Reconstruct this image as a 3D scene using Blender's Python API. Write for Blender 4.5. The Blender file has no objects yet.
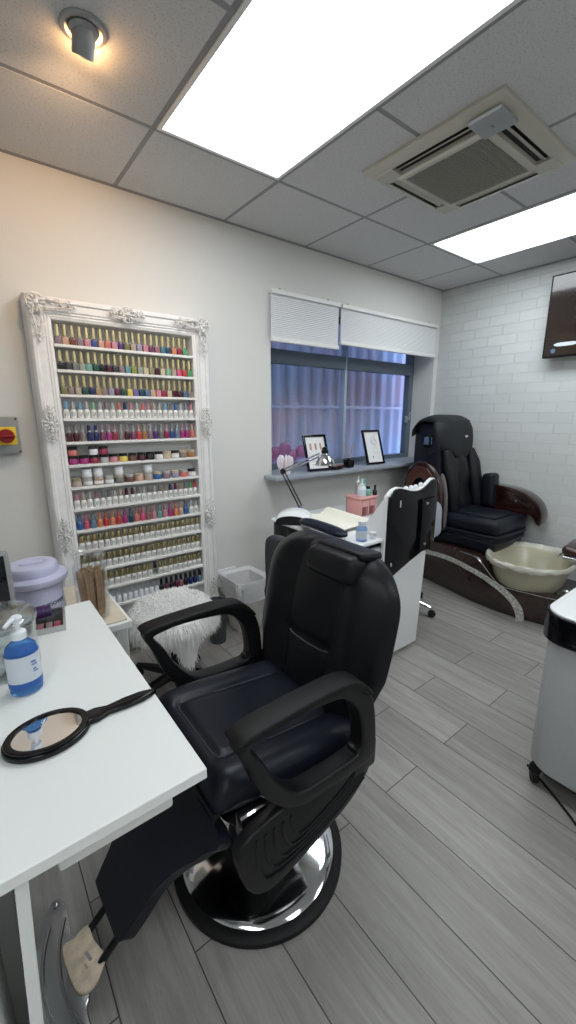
import bpy, bmesh, math, random
from mathutils import Vector, Matrix, Euler
PI = math.pi
random.seed(7)
scene = bpy.context.scene
COL = scene.collection

# ------------------------------------------------------------------ materials
def new_mat(name):
    m = bpy.data.materials.new(name); m.use_nodes = True
    nt = m.node_tree; b = nt.nodes['Principled BSDF']
    return m, nt, b
def mat(name, col, rough=.5, metal=0, bump=0, bscale=60, var=0, vscale=8, coat=0, spec=.5, emis=None, estr=0, trans=0, ior=1.45, sheen=0, bdist=.002):
    m, nt, b = new_mat(name)
    b.inputs['Base Color'].default_value = (*col, 1)
    b.inputs['Roughness'].default_value = rough
    b.inputs['Metallic'].default_value = metal
    b.inputs['Coat Weight'].default_value = coat
    b.inputs['Specular IOR Level'].default_value = spec
    b.inputs['Transmission Weight'].default_value = trans
    b.inputs['IOR'].default_value = ior
    b.inputs['Sheen Weight'].default_value = sheen
    if emis:
        b.inputs['Emission Color'].default_value = (*emis, 1); b.inputs['Emission Strength'].default_value = estr
    tc = nt.nodes.new('ShaderNodeTexCoord')
    if bump:
        n = nt.nodes.new('ShaderNodeTexNoise'); n.inputs['Scale'].default_value = bscale; n.inputs['Detail'].default_value = 5
        bp = nt.nodes.new('ShaderNodeBump'); bp.inputs['Strength'].default_value = bump; bp.inputs['Distance'].default_value = bdist
        nt.links.new(tc.outputs['Object'], n.inputs['Vector']); nt.links.new(n.outputs['Fac'], bp.inputs['Height']); nt.links.new(bp.outputs['Normal'], b.inputs['Normal'])
    if var:
        n = nt.nodes.new('ShaderNodeTexNoise'); n.inputs['Scale'].default_value = vscale; n.inputs['Detail'].default_value = 6
        r = nt.nodes.new('ShaderNodeValToRGB')
        r.color_ramp.elements[0].position = .35; r.color_ramp.elements[1].position = .65
        r.color_ramp.elements[0].color = (*[c*(1-var) for c in col], 1); r.color_ramp.elements[1].color = (*[min(1, c*(1+var)) for c in col], 1)
        nt.links.new(tc.outputs['Object'], n.inputs['Vector']); nt.links.new(n.outputs['Fac'], r.inputs['Fac']); nt.links.new(r.outputs['Color'], b.inputs['Base Color'])
    return m
def clear_mat(name, tint=(1, 1, 1), alpha=.12, rough=.03, gloss=(1, 1, 1)):
    m = bpy.data.materials.new(name); m.use_nodes = True; nt = m.node_tree; nt.nodes.clear()
    o = nt.nodes.new('ShaderNodeOutputMaterial'); t = nt.nodes.new('ShaderNodeBsdfTransparent'); t.inputs[0].default_value = (*tint, 1)
    g = nt.nodes.new('ShaderNodeBsdfGlossy'); g.inputs['Roughness'].default_value = rough; g.inputs[0].default_value = (*gloss, 1)
    f = nt.nodes.new('ShaderNodeLayerWeight'); f.inputs['Blend'].default_value = .12
    ad = nt.nodes.new('ShaderNodeMath'); ad.operation = 'ADD'; ad.inputs[1].default_value = alpha*.5; ad.use_clamp = True
    mx = nt.nodes.new('ShaderNodeMixShader')
    nt.links.new(f.outputs['Facing'], ad.inputs[0]); nt.links.new(ad.outputs[0], mx.inputs[0]); nt.links.new(t.outputs[0], mx.inputs[1]); nt.links.new(g.outputs[0], mx.inputs[2]); nt.links.new(mx.outputs[0], o.inputs[0])
    return m
def film_mat(name, col, alpha):       # thin plastic film: partly see-through, wrinkled
    m, nt, b = new_mat(name)
    b.inputs['Base Color'].default_value = (*col, 1); b.inputs['Roughness'].default_value = .18
    b.inputs['Alpha'].default_value = alpha
    tc = nt.nodes.new('ShaderNodeTexCoord'); n = nt.nodes.new('ShaderNodeTexNoise'); n.inputs['Scale'].default_value = 22; n.inputs['Distortion'].default_value = 1.5
    bp = nt.nodes.new('ShaderNodeBump'); bp.inputs['Strength'].default_value = .8; bp.inputs['Distance'].default_value = .015
    nt.links.new(tc.outputs['Object'], n.inputs['Vector']); nt.links.new(n.outputs['Fac'], bp.inputs['Height']); nt.links.new(bp.outputs['Normal'], b.inputs['Normal'])
    return m

M = {}
M['wall'] = mat('wall_paint', (.69, .685, .655), .85, bump=.15, bscale=120)
M['wall_plain'] = mat('wall_paint_plain', (.74, .735, .71), .85)
M['white'] = mat('white_laminate', (.80, .82, .80), .32, bump=.03, bscale=300)
M['white_gloss'] = mat('white_gloss', (.82, .83, .84), .15)
M['white_paint'] = mat('white_frame_paint', (.82, .81, .80), .5, bump=.2, bscale=90, var=.03, vscale=30)
M['orn'] = mat('ornament_paint', (.72, .71, .69), .5, bump=.5, bscale=160, var=.25, vscale=60)
M['shelf'] = mat('shelf_white', (.80, .80, .78), .5)
M['leather'] = mat('black_leather', (.007, .0075, .010), .40, spec=.30, bump=.25, bscale=240, bdist=.001)
M['leather2'] = mat('navy_black_leather', (.007, .009, .016), .38, spec=.32, bump=.25, bscale=200, bdist=.001)
M['fabric_dark'] = mat('charcoal_fabric', (.05, .052, .06), .8, bump=.3, bscale=300)
M['black_plastic'] = mat('black_plastic', (.008, .008, .009), .36, spec=.35)
M['black_gloss'] = mat('black_gloss', (.004, .004, .006), .10, spec=.35)
M['black_rubber'] = mat('black_rubber', (.006, .006, .006), .55, spec=.3)
M['chrome'] = mat('chrome', (.72, .73, .75), .09, 1)
M['alu'] = mat('polished_aluminium', (.50, .51, .53), .22, 1, bump=.15, bscale=20, bdist=.004)
M['tan'] = mat('tan_pad', (.55, .45, .34), .6, var=.18, vscale=40)
M['stitch'] = mat('grey_stitch', (.10, .10, .11), .7)
M['cream_ac'] = mat('cream_plastic', (.50, .48, .41), .5)
M['cream_ac2'] = mat('cream_plastic_grille', (.36, .345, .29), .6)
M['dark'] = mat('dark_gap', (.01, .01, .012), .6)
M['steel'] = mat('brushed_steel', (.55, .55, .55), .35, 1)
M['mahogany'] = mat('mahogany', (.024, .006, .005), .12, coat=.8, var=.5, vscale=14)
M['darkwood'] = mat('dark_wenge', (.030, .016, .013), .14, coat=.5, var=.35, vscale=10)
M['silver_mosaic'] = mat('silver_mosaic', (.55, .54, .50), .3, .3, bump=.9, bscale=140, var=.4, vscale=70)
M['lavender'] = mat('lavender_plastic', (.54, .54, .70), .38)
M['purple'] = mat('dark_purple', (.05, .02, .09), .3)
M['wood_stick'] = mat('birch_stick', (.42, .27, .16), .7, var=.2, vscale=40)
M['beige'] = mat('beige_wood_top', (.66, .58, .46), .5, var=.08, vscale=12)
M['glass'] = clear_mat('clear_glass', (.97, .98, .98), .02)
M['clearplastic'] = clear_mat('clear_plastic', (.93, .95, .96), .14, .12)
M['jar_acrylic'] = clear_mat('jar_acrylic', (.90, .92, .92), .05, .06)
M['blue_liquid'] = mat('blue_liquid', (.16, .42, .86), .10, trans=.75, ior=1.2)
M['pale_blue_liquid'] = mat('pale_blue_liquid', (.42, .62, .92), .10, trans=.8, ior=1.2)
M['blue_print'] = mat('blue_print', (.02, .10, .38), .4)
M['label_white'] = mat('label_paper', (.62, .67, .74), .45)
M['paper'] = mat('paper', (.80, .80, .80), .8)
M['cream_towel'] = mat('cream_towel', (.88, .85, .74), .9, bump=.3, bscale=200)
M['pink'] = mat('pink_plastic', (.72, .36, .35), .4)
M['fur'] = mat('white_fur', (.95, .94, .92), .8, sheen=.8)
M['grey_box'] = mat('grey_metal_box', (.27, .28, .27), .5)
M['yellow'] = mat('yellow_plate', (.80, .56, .03), .5)
M['red'] = mat('red_knob', (.26, .006, .010), .3)
M['tile'] = None
M['tbar'] = mat('ceiling_tbar', (.26, .26, .27), .5)
M['alu_window'] = mat('grey_window_frame', (.13, .17, .21), .45)
M['mullion'] = mat('light_mullion', (.42, .50, .60), .4)
M['sill'] = mat('sill_stone', (.34, .37, .42), .4, var=.06)
M['blind'] = mat('pleated_blind', (.74, .75, .76), .8)
M['gold'] = mat('gold_cap', (.60, .51, .29), .3, .8)
M['gold2'] = mat('olive_gold_cap', (.42, .35, .17), .3, .8)
M['silver_cap'] = mat('silver_cap', (.62, .62, .62), .25, .5)
M['blackcap'] = mat('black_cap', (.012, .012, .014), .3)
M['white_glass'] = mat('white_bottle', (.82, .82, .80), .25)
M['screen'] = mat('dark_screen', (.020, .014, .012), .12, coat=.4, var=.5, vscale=1.5)
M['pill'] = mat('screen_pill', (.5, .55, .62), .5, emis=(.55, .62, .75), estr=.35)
M['grey_chair'] = mat('light_grey_vinyl', (.42, .45, .50), .5)
M['green'] = mat('mint_green_plastic', (.20, .48, .40), .35)
M['spot_metal'] = mat('satin_spot', (.34, .34, .34), .38, .35)
M['wood_reed'] = mat('reed', (.50, .34, .2), .8)
M['brown_pad'] = mat('brown_leather', (.045, .02, .015), .25, coat=.4)
M['basin'] = mat('cream_basin', (.46, .43, .32), .22)
M['liner'] = film_mat('basin_liner', (.82, .80, .70), .55)
M['bag'] = film_mat('clear_bag', (.86, .87, .88), .68)
M['binwhite'] = mat('bin_white', (.78, .77, .74), .4)
M['bindark'] = mat('bin_dark', (.06, .065, .075), .5)
M['cord_white'] = mat('cord_white', (.7, .7, .68), .5)
M['pale_cap'] = mat('pale_plastic', (.75, .78, .82), .35)
M['navy'] = mat('navy_vinyl', (.006, .010, .022), .4, spec=.3)
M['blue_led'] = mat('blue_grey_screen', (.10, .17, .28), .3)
M['petal'] = mat('white_pink_petal', (.84, .76, .80), .6)
M['mirror'] = mat('mirror_glass', (.85, .86, .88), .02, 1)

def tile_mat():
    m, nt, b = new_mat('ceiling_tile')
    tc = nt.nodes.new('ShaderNodeTexCoord')
    n = nt.nodes.new('ShaderNodeTexNoise'); n.inputs['Scale'].default_value = 150; n.inputs['Detail'].default_value = 4
    r = nt.nodes.new('ShaderNodeValToRGB'); r.color_ramp.elements[0].position = .33; r.color_ramp.elements[1].position = .46
    r.color_ramp.elements[0].color = (.46, .455, .45, 1); r.color_ramp.elements[1].color = (.60, .595, .59, 1)
    nt.links.new(tc.outputs['Object'], n.inputs['Vector']); nt.links.new(n.outputs['Fac'], r.inputs['Fac']); nt.links.new(r.outputs['Color'], b.inputs['Base Color'])
    bp = nt.nodes.new('ShaderNodeBump'); bp.inputs['Strength'].default_value = .2; bp.inputs['Distance'].default_value = .002
    nt.links.new(n.outputs['Fac'], bp.inputs['Height']); nt.links.new(bp.outputs['Normal'], b.inputs['Normal'])
    b.inputs['Roughness'].default_value = .9
    return m
M['tile'] = tile_mat()

def floor_mat():
    m, nt, b = new_mat('grey_wood_planks'); L = nt.links.new; N = nt.nodes.new
    tc = N('ShaderNodeTexCoord'); mp = N('ShaderNodeMapping'); mp.vector_type = 'POINT'
    # planks run along world Y; brick rows along X after the rotation
    mp.inputs['Rotation'].default_value = (0, 0, PI/2); mp.inputs['Location'].default_value = (1.06, -.672, 0)
    L(tc.outputs['Object'], mp.inputs['Vector'])
    br = N('ShaderNodeTexBrick'); br.offset = .7623; br.offset_frequency = 2
    br.inputs['Scale'].default_value = 1; br.inputs['Mortar Size'].default_value = .0018; br.inputs['Mortar Smooth'].default_value = .1
    br.inputs['Brick Width'].default_value = 1.22; br.inputs['Row Height'].default_value = .192
    br.inputs['Color1'].default_value = (0, 0, 0, 1); br.inputs['Color2'].default_value = (1, 1, 1, 1); br.inputs['Bias'].default_value = 0
    L(mp.outputs[0], br.inputs['Vector'])
    # grain, stretched along the planks, shifted per plank
    sc = N('ShaderNodeVectorMath'); sc.operation = 'MULTIPLY'; sc.inputs[1].default_value = (2.2, 26, 1)
    ad = N('ShaderNodeVectorMath'); ad.operation = 'ADD'
    sh = N('ShaderNodeVectorMath'); sh.operation = 'SCALE'; sh.inputs['Scale'].default_value = 13
    L(br.outputs['Color'], sh.inputs[0]); L(mp.outputs[0], sc.inputs[0]); L(sc.outputs[0], ad.inputs[0]); L(sh.outputs[0], ad.inputs[1])
    g = N('ShaderNodeTexNoise'); g.inputs['Scale'].default_value = 1.1; g.inputs['Detail'].default_value = 10; g.inputs['Roughness'].default_value = .75; g.inputs['Distortion'].default_value = .6
    L(ad.outputs[0], g.inputs['Vector'])
    r = N('ShaderNodeValToRGB'); e = r.color_ramp.elements
    e[0].position = .25; e[0].color = (.19, .178, .163, 1); e[1].position = .72; e[1].color = (.385, .368, .342, 1)
    L(g.outputs['Fac'], r.inputs['Fac'])
    mr = N('ShaderNodeMapRange'); mr.inputs['To Min'].default_value = .86; mr.inputs['To Max'].default_value = 1.14
    sep = N('ShaderNodeSeparateColor'); L(br.outputs['Color'], sep.inputs[0]); L(sep.outputs[0], mr.inputs['Value'])
    mu = N('ShaderNodeMix'); mu.data_type = 'RGBA'; mu.blend_type = 'MULTIPLY'; mu.inputs['Factor'].default_value = 1
    L(r.outputs['Color'], mu.inputs['A']); L(mr.outputs[0], mu.inputs['B'])
    mo = N('ShaderNodeMix'); mo.data_type = 'RGBA'; L(br.outputs['Fac'], mo.inputs['Factor']); L(mu.outputs['Result'], mo.inputs['A']); mo.inputs['B'].default_value = (.05, .047, .045, 1)
    L(mo.outputs['Result'], b.inputs['Base Color'])
    b.inputs['Roughness'].default_value = .42
    bp = N('ShaderNodeBump'); bp.inputs['Strength'].default_value = .35; bp.inputs['Distance'].default_value = .002; bp.invert = True
    L(br.outputs['Fac'], bp.inputs['Height']); L(bp.outputs[0], b.inputs['Normal'])
    return m
M['floor'] = floor_mat()

def brick_mat():
    m, nt, b = new_mat('white_brick'); L = nt.links.new; N = nt.nodes.new
    tc = N('ShaderNodeTexCoord'); mp = N('ShaderNodeMapping'); mp.inputs['Rotation'].default_value = (0, 0, 0)
    sx = N('ShaderNodeSeparateXYZ'); cx = N('ShaderNodeCombineXYZ')
    L(tc.outputs['Object'], sx.inputs[0]); L(sx.outputs['Y'], cx.inputs['X']); L(sx.outputs['Z'], cx.inputs['Y'])
    br = N('ShaderNodeTexBrick'); br.inputs['Scale'].default_value = 1; br.inputs['Brick Width'].default_value = .235; br.inputs['Row Height'].default_value = .077
    br.inputs['Mortar Size'].default_value = .0035; br.inputs['Mortar Smooth'].default_value = .4; br.offset = .5
    br.inputs['Color1'].default_value = (.60, .62, .61, 1); br.inputs['Color2'].default_value = (.64, .66, .65, 1); br.inputs['Mortar'].default_value = (.58, .60, .59, 1)
    L(cx.outputs[0], br.inputs['Vector']); L(br.outputs['Color'], b.inputs['Base Color'])
    n = N('ShaderNodeTexNoise'); n.inputs['Scale'].default_value = 30; n.inputs['Detail'].default_value = 6; L(tc.outputs['Object'], n.inputs['Vector'])
    mm = N('ShaderNodeMath'); mm.operation = 'MULTIPLY_ADD'; mm.inputs[1].default_value = -1.1; L(br.outputs['Fac'], mm.inputs[0]); L(n.outputs['Fac'], mm.inputs[2])
    bp = N('ShaderNodeBump'); bp.inputs['Strength'].default_value = .65; bp.inputs['Distance'].default_value = .005
    L(mm.outputs[0], bp.inputs['Height']); L(bp.outputs[0], b.inputs['Normal']); b.inputs['Roughness'].default_value = .75
    return m
M['brick'] = brick_mat()

def frosted_mat():
    m, nt, b = new_mat('frosted_window_glass'); L = nt.links.new; N = nt.nodes.new
    b.inputs['Base Color'].default_value = (.86, .88, .92, 1); b.inputs['Transmission Weight'].default_value = 1; b.inputs['Roughness'].default_value = .17; b.inputs['IOR'].default_value = 1.12
    tc = N('ShaderNodeTexCoord'); n = N('ShaderNodeTexNoise'); n.inputs['Scale'].default_value = 55; L(tc.outputs['Object'], n.inputs['Vector'])
    bp = N('ShaderNodeBump'); bp.inputs['Strength'].default_value = .25; bp.inputs['Distance'].default_value = .002; L(n.outputs['Fac'], bp.inputs['Height']); L(bp.outputs[0], b.inputs['Normal'])
    return m
M['frost'] = frosted_mat()
def sheet_mat():
    m, nt, b = new_mat('corrugated_sheet'); L = nt.links.new; N = nt.nodes.new
    tc = N('ShaderNodeTexCoord'); n = N('ShaderNodeTexNoise'); n.inputs['Scale'].default_value = 1.7; n.inputs['Detail'].default_value = 2; L(tc.outputs['Object'], n.inputs['Vector'])
    r = N('ShaderNodeValToRGB'); e = r.color_ramp.elements; e[0].position = .38; e[0].color = (.50, .56, .68, 1); e[1].position = .70; e[1].color = (.60, .46, .50, 1)
    L(n.outputs['Fac'], r.inputs['Fac']); L(r.outputs['Color'], b.inputs['Base Color']); b.inputs['Roughness'].default_value = .6
    return m
M['sheet'] = sheet_mat()
M['fence_red'] = mat('dull_pink', (.45, .16, .26), .6)
M['emit'] = mat('light_panel_diffuser', (.9, .9, .9), .5, emis=(.90, .96, 1.0), estr=9.0)
M['spot_bulb'] = mat('spot_bulb', (1, .8, .5), .4, emis=(1, .62, .28), estr=25)

_cm = {}
def cmat(c, rough=.18):
    l_ = .3*c[0]+.6*c[1]+.1*c[2]; c = tuple((.82*v+.18*l_)*.85 for v in c)
    k = (tuple(round(x, 3) for x in c), rough)
    if k not in _cm: _cm[k] = mat('lacquer', c, rough, coat=.3)
    return _cm[k]

# ------------------------------------------------------------------ mesh helpers
def bm_new(): return bmesh.new()
def bm_add(dst, src):
    me = bpy.data.meshes.new('tmp'); src.to_mesh(me); src.free(); dst.from_mesh(me); bpy.data.meshes.remove(me); return dst
def box(bm, c, s, bev=0, seg=2, rot=None):
    t = bmesh.new(); bmesh.ops.create_cube(t, size=1)
    for v in t.verts: v.co = Vector((v.co.x*s[0], v.co.y*s[1], v.co.z*s[2]))
    if bev: bmesh.ops.bevel(t, geom=t.edges[:], offset=bev, segments=seg, profile=.5, affect='EDGES', clamp_overlap=True)
    mt = Matrix.Translation(c)
    if rot: mt = mt @ Euler(rot).to_matrix().to_4x4()
    bmesh.ops.transform(t, matrix=mt, verts=t.verts[:]); return bm_add(bm, t)
def box2(bm, a, b, bev=0, seg=2):
    return box(bm, [(p+q)/2 for p, q in zip(a, b)], [abs(q-p) for p, q in zip(a, b)], bev, seg)
def lathe(bm, prof, c=(0, 0, 0), n=24, rot=None, sx=1, sy=1):
    """prof: list of (r, z); closed at ends when r = 0"""
    t = bmesh.new(); rings = []
    for r, z in prof:
        if r < 1e-6: rings.append([t.verts.new((0, 0, z))])
        else: rings.append([t.verts.new((r*sx*math.cos(2*PI*i/n), r*sy*math.sin(2*PI*i/n), z)) for i in range(n)])
    for a, b in zip(rings, rings[1:]):
        for i in range(n):
            j = (i+1) % n
            if len(a) == 1 and len(b) == 1: continue
            if len(a) == 1: t.faces.new((a[0], b[i], b[j]))
            elif len(b) == 1: t.faces.new((a[i], a[j], b[0]))
            else: t.faces.new((a[i], a[j], b[j], b[i]))
    for e in (rings[0], rings[-1]):
        if len(e) > 1:
            try: t.faces.new(e)
            except ValueError: pass
    bmesh.ops.recalc_face_normals(t, faces=t.faces[:])
    mt = Matrix.Translation(c)
    if rot: mt = mt @ Euler(rot).to_matrix().to_4x4()
    bmesh.ops.transform(t, matrix=mt, verts=t.verts[:]); return bm_add(bm, t)
def cyl(bm, c, r, h, n=20, rot=None, bev=0):
    p = [(0, -h/2), (r-bev, -h/2), (r, -h/2+bev), (r, h/2-bev), (r-bev, h/2), (0, h/2)] if bev else [(0, -h/2), (r, -h/2), (r, h/2), (0, h/2)]
    return lathe(bm, p, c, n, rot)
def tube(bm, pts, r, n=8, closed=False, flat=1.0, up=None):
    t = bmesh.new(); pts = [Vector(p) for p in pts]; N = len(pts); rings = []
    rr = r if isinstance(r, (list, tuple)) else [r]*N
    prev = None
    for i, p in enumerate(pts):
        if closed: d = pts[(i+1) % N]-pts[i-1]
        else: d = pts[min(i+1, N-1)]-pts[max(i-1, 0)]
        d.normalize()
        ref = Vector(up) if up else (prev if prev else (Vector((0, 0, 1)) if abs(d.z) < .9 else Vector((1, 0, 0))))
        s = d.cross(ref)
        if s.length < 1e-5: s = d.cross(Vector((1, 0.3, 0.1)))
        s.normalize(); u = s.cross(d).normalized(); prev = u
        rings.append([t.verts.new(p+s*rr[i]*math.cos(2*PI*k/n)+u*rr[i]*flat*math.sin(2*PI*k/n)) for k in range(n)])
    for i in range(N if closed else N-1):
        a = rings[i]; b = rings[(i+1) % N]
        for k in range(n): t.faces.new((a[k], a[(k+1) % n], b[(k+1) % n], b[k]))
    if not closed: t.faces.new(rings[0][::-1]); t.faces.new(rings[-1])
    bmesh.ops.recalc_face_normals(t, faces=t.faces[:]); return bm_add(bm, t)
AX = {'x': lambda a, b, d: (d, a, b), 'y': lambda a, b, d: (a, d, b), 'z': lambda a, b, d: (a, b, d)}
def prism(bm, pts, axis, d0, d1, bev=0, seg=2):
    t = bmesh.new(); f = AX[axis]
    v0 = [t.verts.new(f(a, b, d0)) for a, b in pts]; v1 = [t.verts.new(f(a, b, d1)) for a, b in pts]; n = len(pts)
    f0 = t.faces.new(v0); f1 = t.faces.new(v1[::-1])
    for i in range(n): t.faces.new((v0[i], v1[i], v1[(i+1) % n], v0[(i+1) % n]))
    bmesh.ops.recalc_face_normals(t, faces=t.faces[:])
    if bev:
        es = [e for e in t.edges if (f0 in e.link_faces or f1 in e.link_faces)]
        bmesh.ops.bevel(t, geom=es, offset=bev, segments=seg, profile=.5, affect='EDGES', clamp_overlap=True)
    return bm_add(bm, t)
def ring_prism(bm, outer, inner, axis, d0, d1, bev=0):
    """band between two closed outlines with the same point count"""
    t = bmesh.new(); f = AX[axis]; n = len(outer)
    O0 = [t.verts.new(f(a, b, d0)) for a, b in outer]; O1 = [t.verts.new(f(a, b, d1)) for a, b in outer]
    I0 = [t.verts.new(f(a, b, d0)) for a, b in inner]; I1 = [t.verts.new(f(a, b, d1)) for a, b in inner]
    caps = []
    for i in range(n):
        j = (i+1) % n
        caps.append(t.faces.new((O0[i], O0[j], I0[j], I0[i]))); caps.append(t.faces.new((O1[j], O1[i], I1[i], I1[j])))
        t.faces.new((O0[j], O0[i], O1[i], O1[j])); t.faces.new((I0[i], I0[j], I1[j], I1[i]))
    bmesh.ops.recalc_face_normals(t, faces=t.faces[:])
    if bev:
        cs = set(caps); es = [e for e in t.edges if len([x for x in e.link_faces if x in cs]) == 1]
        bmesh.ops.bevel(t, geom=es, offset=bev, segments=3, profile=.5, affect='EDGES', clamp_overlap=True)
    return bm_add(bm, t)
def smooth(pts, k=6, closed=True):
    out = []; n = len(pts)
    rng = range(n) if closed else range(n-1)
    g = (lambda i: pts[i % n]) if closed else (lambda i: pts[max(0, min(n-1, i))])
    for i in rng:
        p0, p1, p2, p3 = g(i-1), g(i), g(i+1), g(i+2)
        for s in range(k):
            t = s/k
            out.append(tuple(.5*((2*b)+(-a+c)*t+(2*a-5*b+4*c-d)*t*t+(-a+3*b-3*c+d)*t**3) for a, b, c, d in zip(p0, p1, p2, p3)))
    if not closed: out.append(tuple(pts[-1]))
    return out
def loft(bm, rings, cap=True):
    t = bmesh.new(); R = [[t.verts.new(p) for p in r] for r in rings]; n = len(R[0])
    for a, b in zip(R, R[1:]):
        for i in range(n): t.faces.new((a[i], a[(i+1) % n], b[(i+1) % n], b[i]))
    if cap: t.faces.new(R[0][::-1]); t.faces.new(R[-1])
    bmesh.ops.recalc_face_normals(t, faces=t.faces[:]); return bm_add(bm, t)
def ell(bm, c, r, n=14, m=9, rot=None, e=1.0):
    """(super)ellipsoid"""
    def sp(v, p): return math.copysign(abs(v)**p, v)
    rings = []
    t = bmesh.new(); R = []
    for j in range(m+1):
        a = -PI/2+PI*j/m
        if j in (0, m): R.append([t.verts.new((0, 0, r[2]*math.copysign(1, a)))]); continue
        R.append([t.verts.new((r[0]*sp(math.cos(a), e)*sp(math.cos(2*PI*i/n), e), r[1]*sp(math.cos(a), e)*sp(math.sin(2*PI*i/n), e), r[2]*sp(math.sin(a), e))) for i in range(n)])
    for a, b in zip(R, R[1:]):
        for i in range(n):
            j = (i+1) % n
            if len(a) == 1: t.faces.new((a[0], b[j], b[i]))
            elif len(b) == 1: t.faces.new((a[i], a[j], b[0]))
            else: t.faces.new((a[i], a[j], b[j], b[i]))
    bmesh.ops.recalc_face_normals(t, faces=t.faces[:])
    mt = Matrix.Translation(c)
    if rot: mt = mt @ Euler(rot).to_matrix().to_4x4()
    bmesh.ops.transform(t, matrix=mt, verts=t.verts[:]); return bm_add(bm, t)
def grid_surface(bm, fn, nu, nv):
    t = bmesh.new(); V = [[t.verts.new(fn(i/(nu-1), j/(nv-1))) for j in range(nv)] for i in range(nu)]
    for i in range(nu-1):
        for j in range(nv-1): t.faces.new((V[i][j], V[i+1][j], V[i+1][j+1], V[i][j+1]))
    bmesh.ops.recalc_face_normals(t, faces=t.faces[:]); return bm_add(bm, t)
def finish(name, bm, m, angle=38, smoothed=True):
    me = bpy.data.meshes.new(name); bm.to_mesh(me); bm.free()
    if smoothed:
        for p in me.polygons: p.use_smooth = True
        me.set_sharp_from_angle(angle=math.radians(angle))
    me.materials.append(m); return me
def root_of(o):
    while o.parent: o = o.parent
    return o
def rmat(o):
    r = root_of(o); return Matrix.Translation(r.location) @ r.rotation_euler.to_matrix().to_4x4()
def part(name, bm, m, parent, world=True, angle=38, label=None, smoothed=True):
    if world: bmesh.ops.transform(bm, matrix=rmat(parent).inverted(), verts=bm.verts[:])
    o = bpy.data.objects.new(name, finish(name, bm, m, angle, smoothed)); COL.objects.link(o); o.parent = parent
    if label: o['label'] = label
    return o
def tag(o, label, cat, group=None):
    o['label'] = label; o['category'] = cat
    if group: o['group'] = group
    return o
def thing(name, label, cat, loc=(0, 0, 0), rz=0, group=None):
    o = bpy.data.objects.new(name, None); COL.objects.link(o); o.location = loc; o.rotation_euler = (0, 0, rz); o.empty_display_size = .05
    return tag(o, label, cat, group)
def solo(name, bm, m, label, cat, loc=None, group=None, angle=38):
    """a thing of one mesh; vertices are given in world space, origin goes to loc"""
    if loc: bmesh.ops.translate(bm, vec=-Vector(loc), verts=bm.verts[:])
    o = bpy.data.objects.new(name, finish(name, bm, m, angle)); COL.objects.link(o)
    if loc: o.location = loc
    return tag(o, label, cat, group)
def struct(name, bm, m, angle=38, parent=None, smoothed=True):
    o = bpy.data.objects.new(name, finish(name, bm, m, angle, smoothed)); COL.objects.link(o)
    if parent: o.parent = parent
    else: o['kind'] = 'structure'
    return o
def text_bm(s, size, extrude=.0006):
    cu = bpy.data.curves.new('t', 'FONT'); cu.body = s; cu.size = size; cu.extrude = extrude; cu.align_x = 'CENTER'; cu.align_y = 'CENTER'
    ob = bpy.data.objects.new('t', cu); COL.objects.link(ob); dg = bpy.context.evaluated_depsgraph_get(); dg.update()
    me = bpy.data.meshes.new_from_object(ob.evaluated_get(dg)); b = bmesh.new(); b.from_mesh(me)
    bpy.data.objects.remove(ob); bpy.data.meshes.remove(me); bpy.data.curves.remove(cu); return b

# ------------------------------------------------------------------ room
XL, XR, YF, YB, ZC = -1.66, 3.556, -2.40, 2.338, 2.45
TH = .28
WX0, WX1, WZ0, WZ1 = 1.664, 3.50, .955, 2.13
b = bm_new(); box2(b, (XL-TH, YF-TH, -.12), (XR+TH, YB+TH, 0)); struct('floor', b, M['floor'])
b = bm_new()
box2(b, (XL-TH, YB, 0), (WX0, YB+TH, ZC+.1)); box2(b, (WX1, YB, 0), (XR+TH, YB+TH, ZC+.1))
box2(b, (WX0, YB, 0), (WX1, YB+TH, WZ0)); box2(b, (WX0, YB, WZ1), (WX1, YB+TH, ZC+.1))
struct('wall_back', b, M['wall'], smoothed=False)
b = bm_new(); box2(b, (XR, YF-TH, 0), (XR+TH, YB, ZC+.1)); struct('wall_right', b, M['brick'], smoothed=False)
b = bm_new(); box2(b, (XL-TH, YF-TH, 0), (XL, YB, ZC+.1)); struct('wall_left', b, M['wall_plain'], smoothed=False)
b = bm_new(); box2(b, (XL, YF-TH, 0), (XR, YF, ZC+.1)); struct('wall_front', b, M['wall_plain'], smoothed=False)
# ceiling: slab over recessed tiles + grid
b = bm_new(); box2(b, (XL-TH, YF-TH, ZC+.02), (XR+TH, YB+TH, ZC+.12)); struct('ceiling', b, M['tile'], smoothed=False)
gx = [.7416+.6*k for k in range(-4, 5)]; gy = [1.809-.6*k for k in range(0, 8)]
panels = [(.7416, 1.3416, .609, 1.809), (2.5416, 3.1416, .609, 1.809), (.7416, 1.3416, -1.791, -.591), (-1.0584, -.4584, -1.191, .009), (2.5416, 3.1416, -1.791, -.591)]
AC = (1.59, 2.235, .872, 1.505)
def in_panel(x, y): return any(a+.01 < x < c-.01 and d+.01 < y < e-.01 for a, c, d, e in panels)
xs = [XL]+[g for g in gx if XL < g < XR]+[XR]; ys = sorted([YF]+[g for g in gy if YF < g < YB]+[YB])
tb = bm_new()
for x0, x1 in zip(xs, xs[1:]):
    for y0, y1 in zip(ys, ys[1:]):
        if x1-x0 < .03 or y1-y0 < .03: continue
        cx_, cy_ = (x0+x1)/2, (y0+y1)/2
        if in_panel(cx_, cy_): continue
        box2(tb, (x0+.007, y0+.007, ZC-.004), (x1-.007, y1-.007, ZC+.02), .004, 1)
o = struct('ceiling_tiles', tb, M['tile']); o.name = 'trim_1'
gb = bm_new()
for x in xs[1:-1]:
    for y0, y1 in zip(ys, ys[1:]):
        if not in_panel(x, (y0+y1)/2): box2(gb, (x-.009, y0, ZC-.003), (x+.009, y1, ZC+.018))
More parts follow.
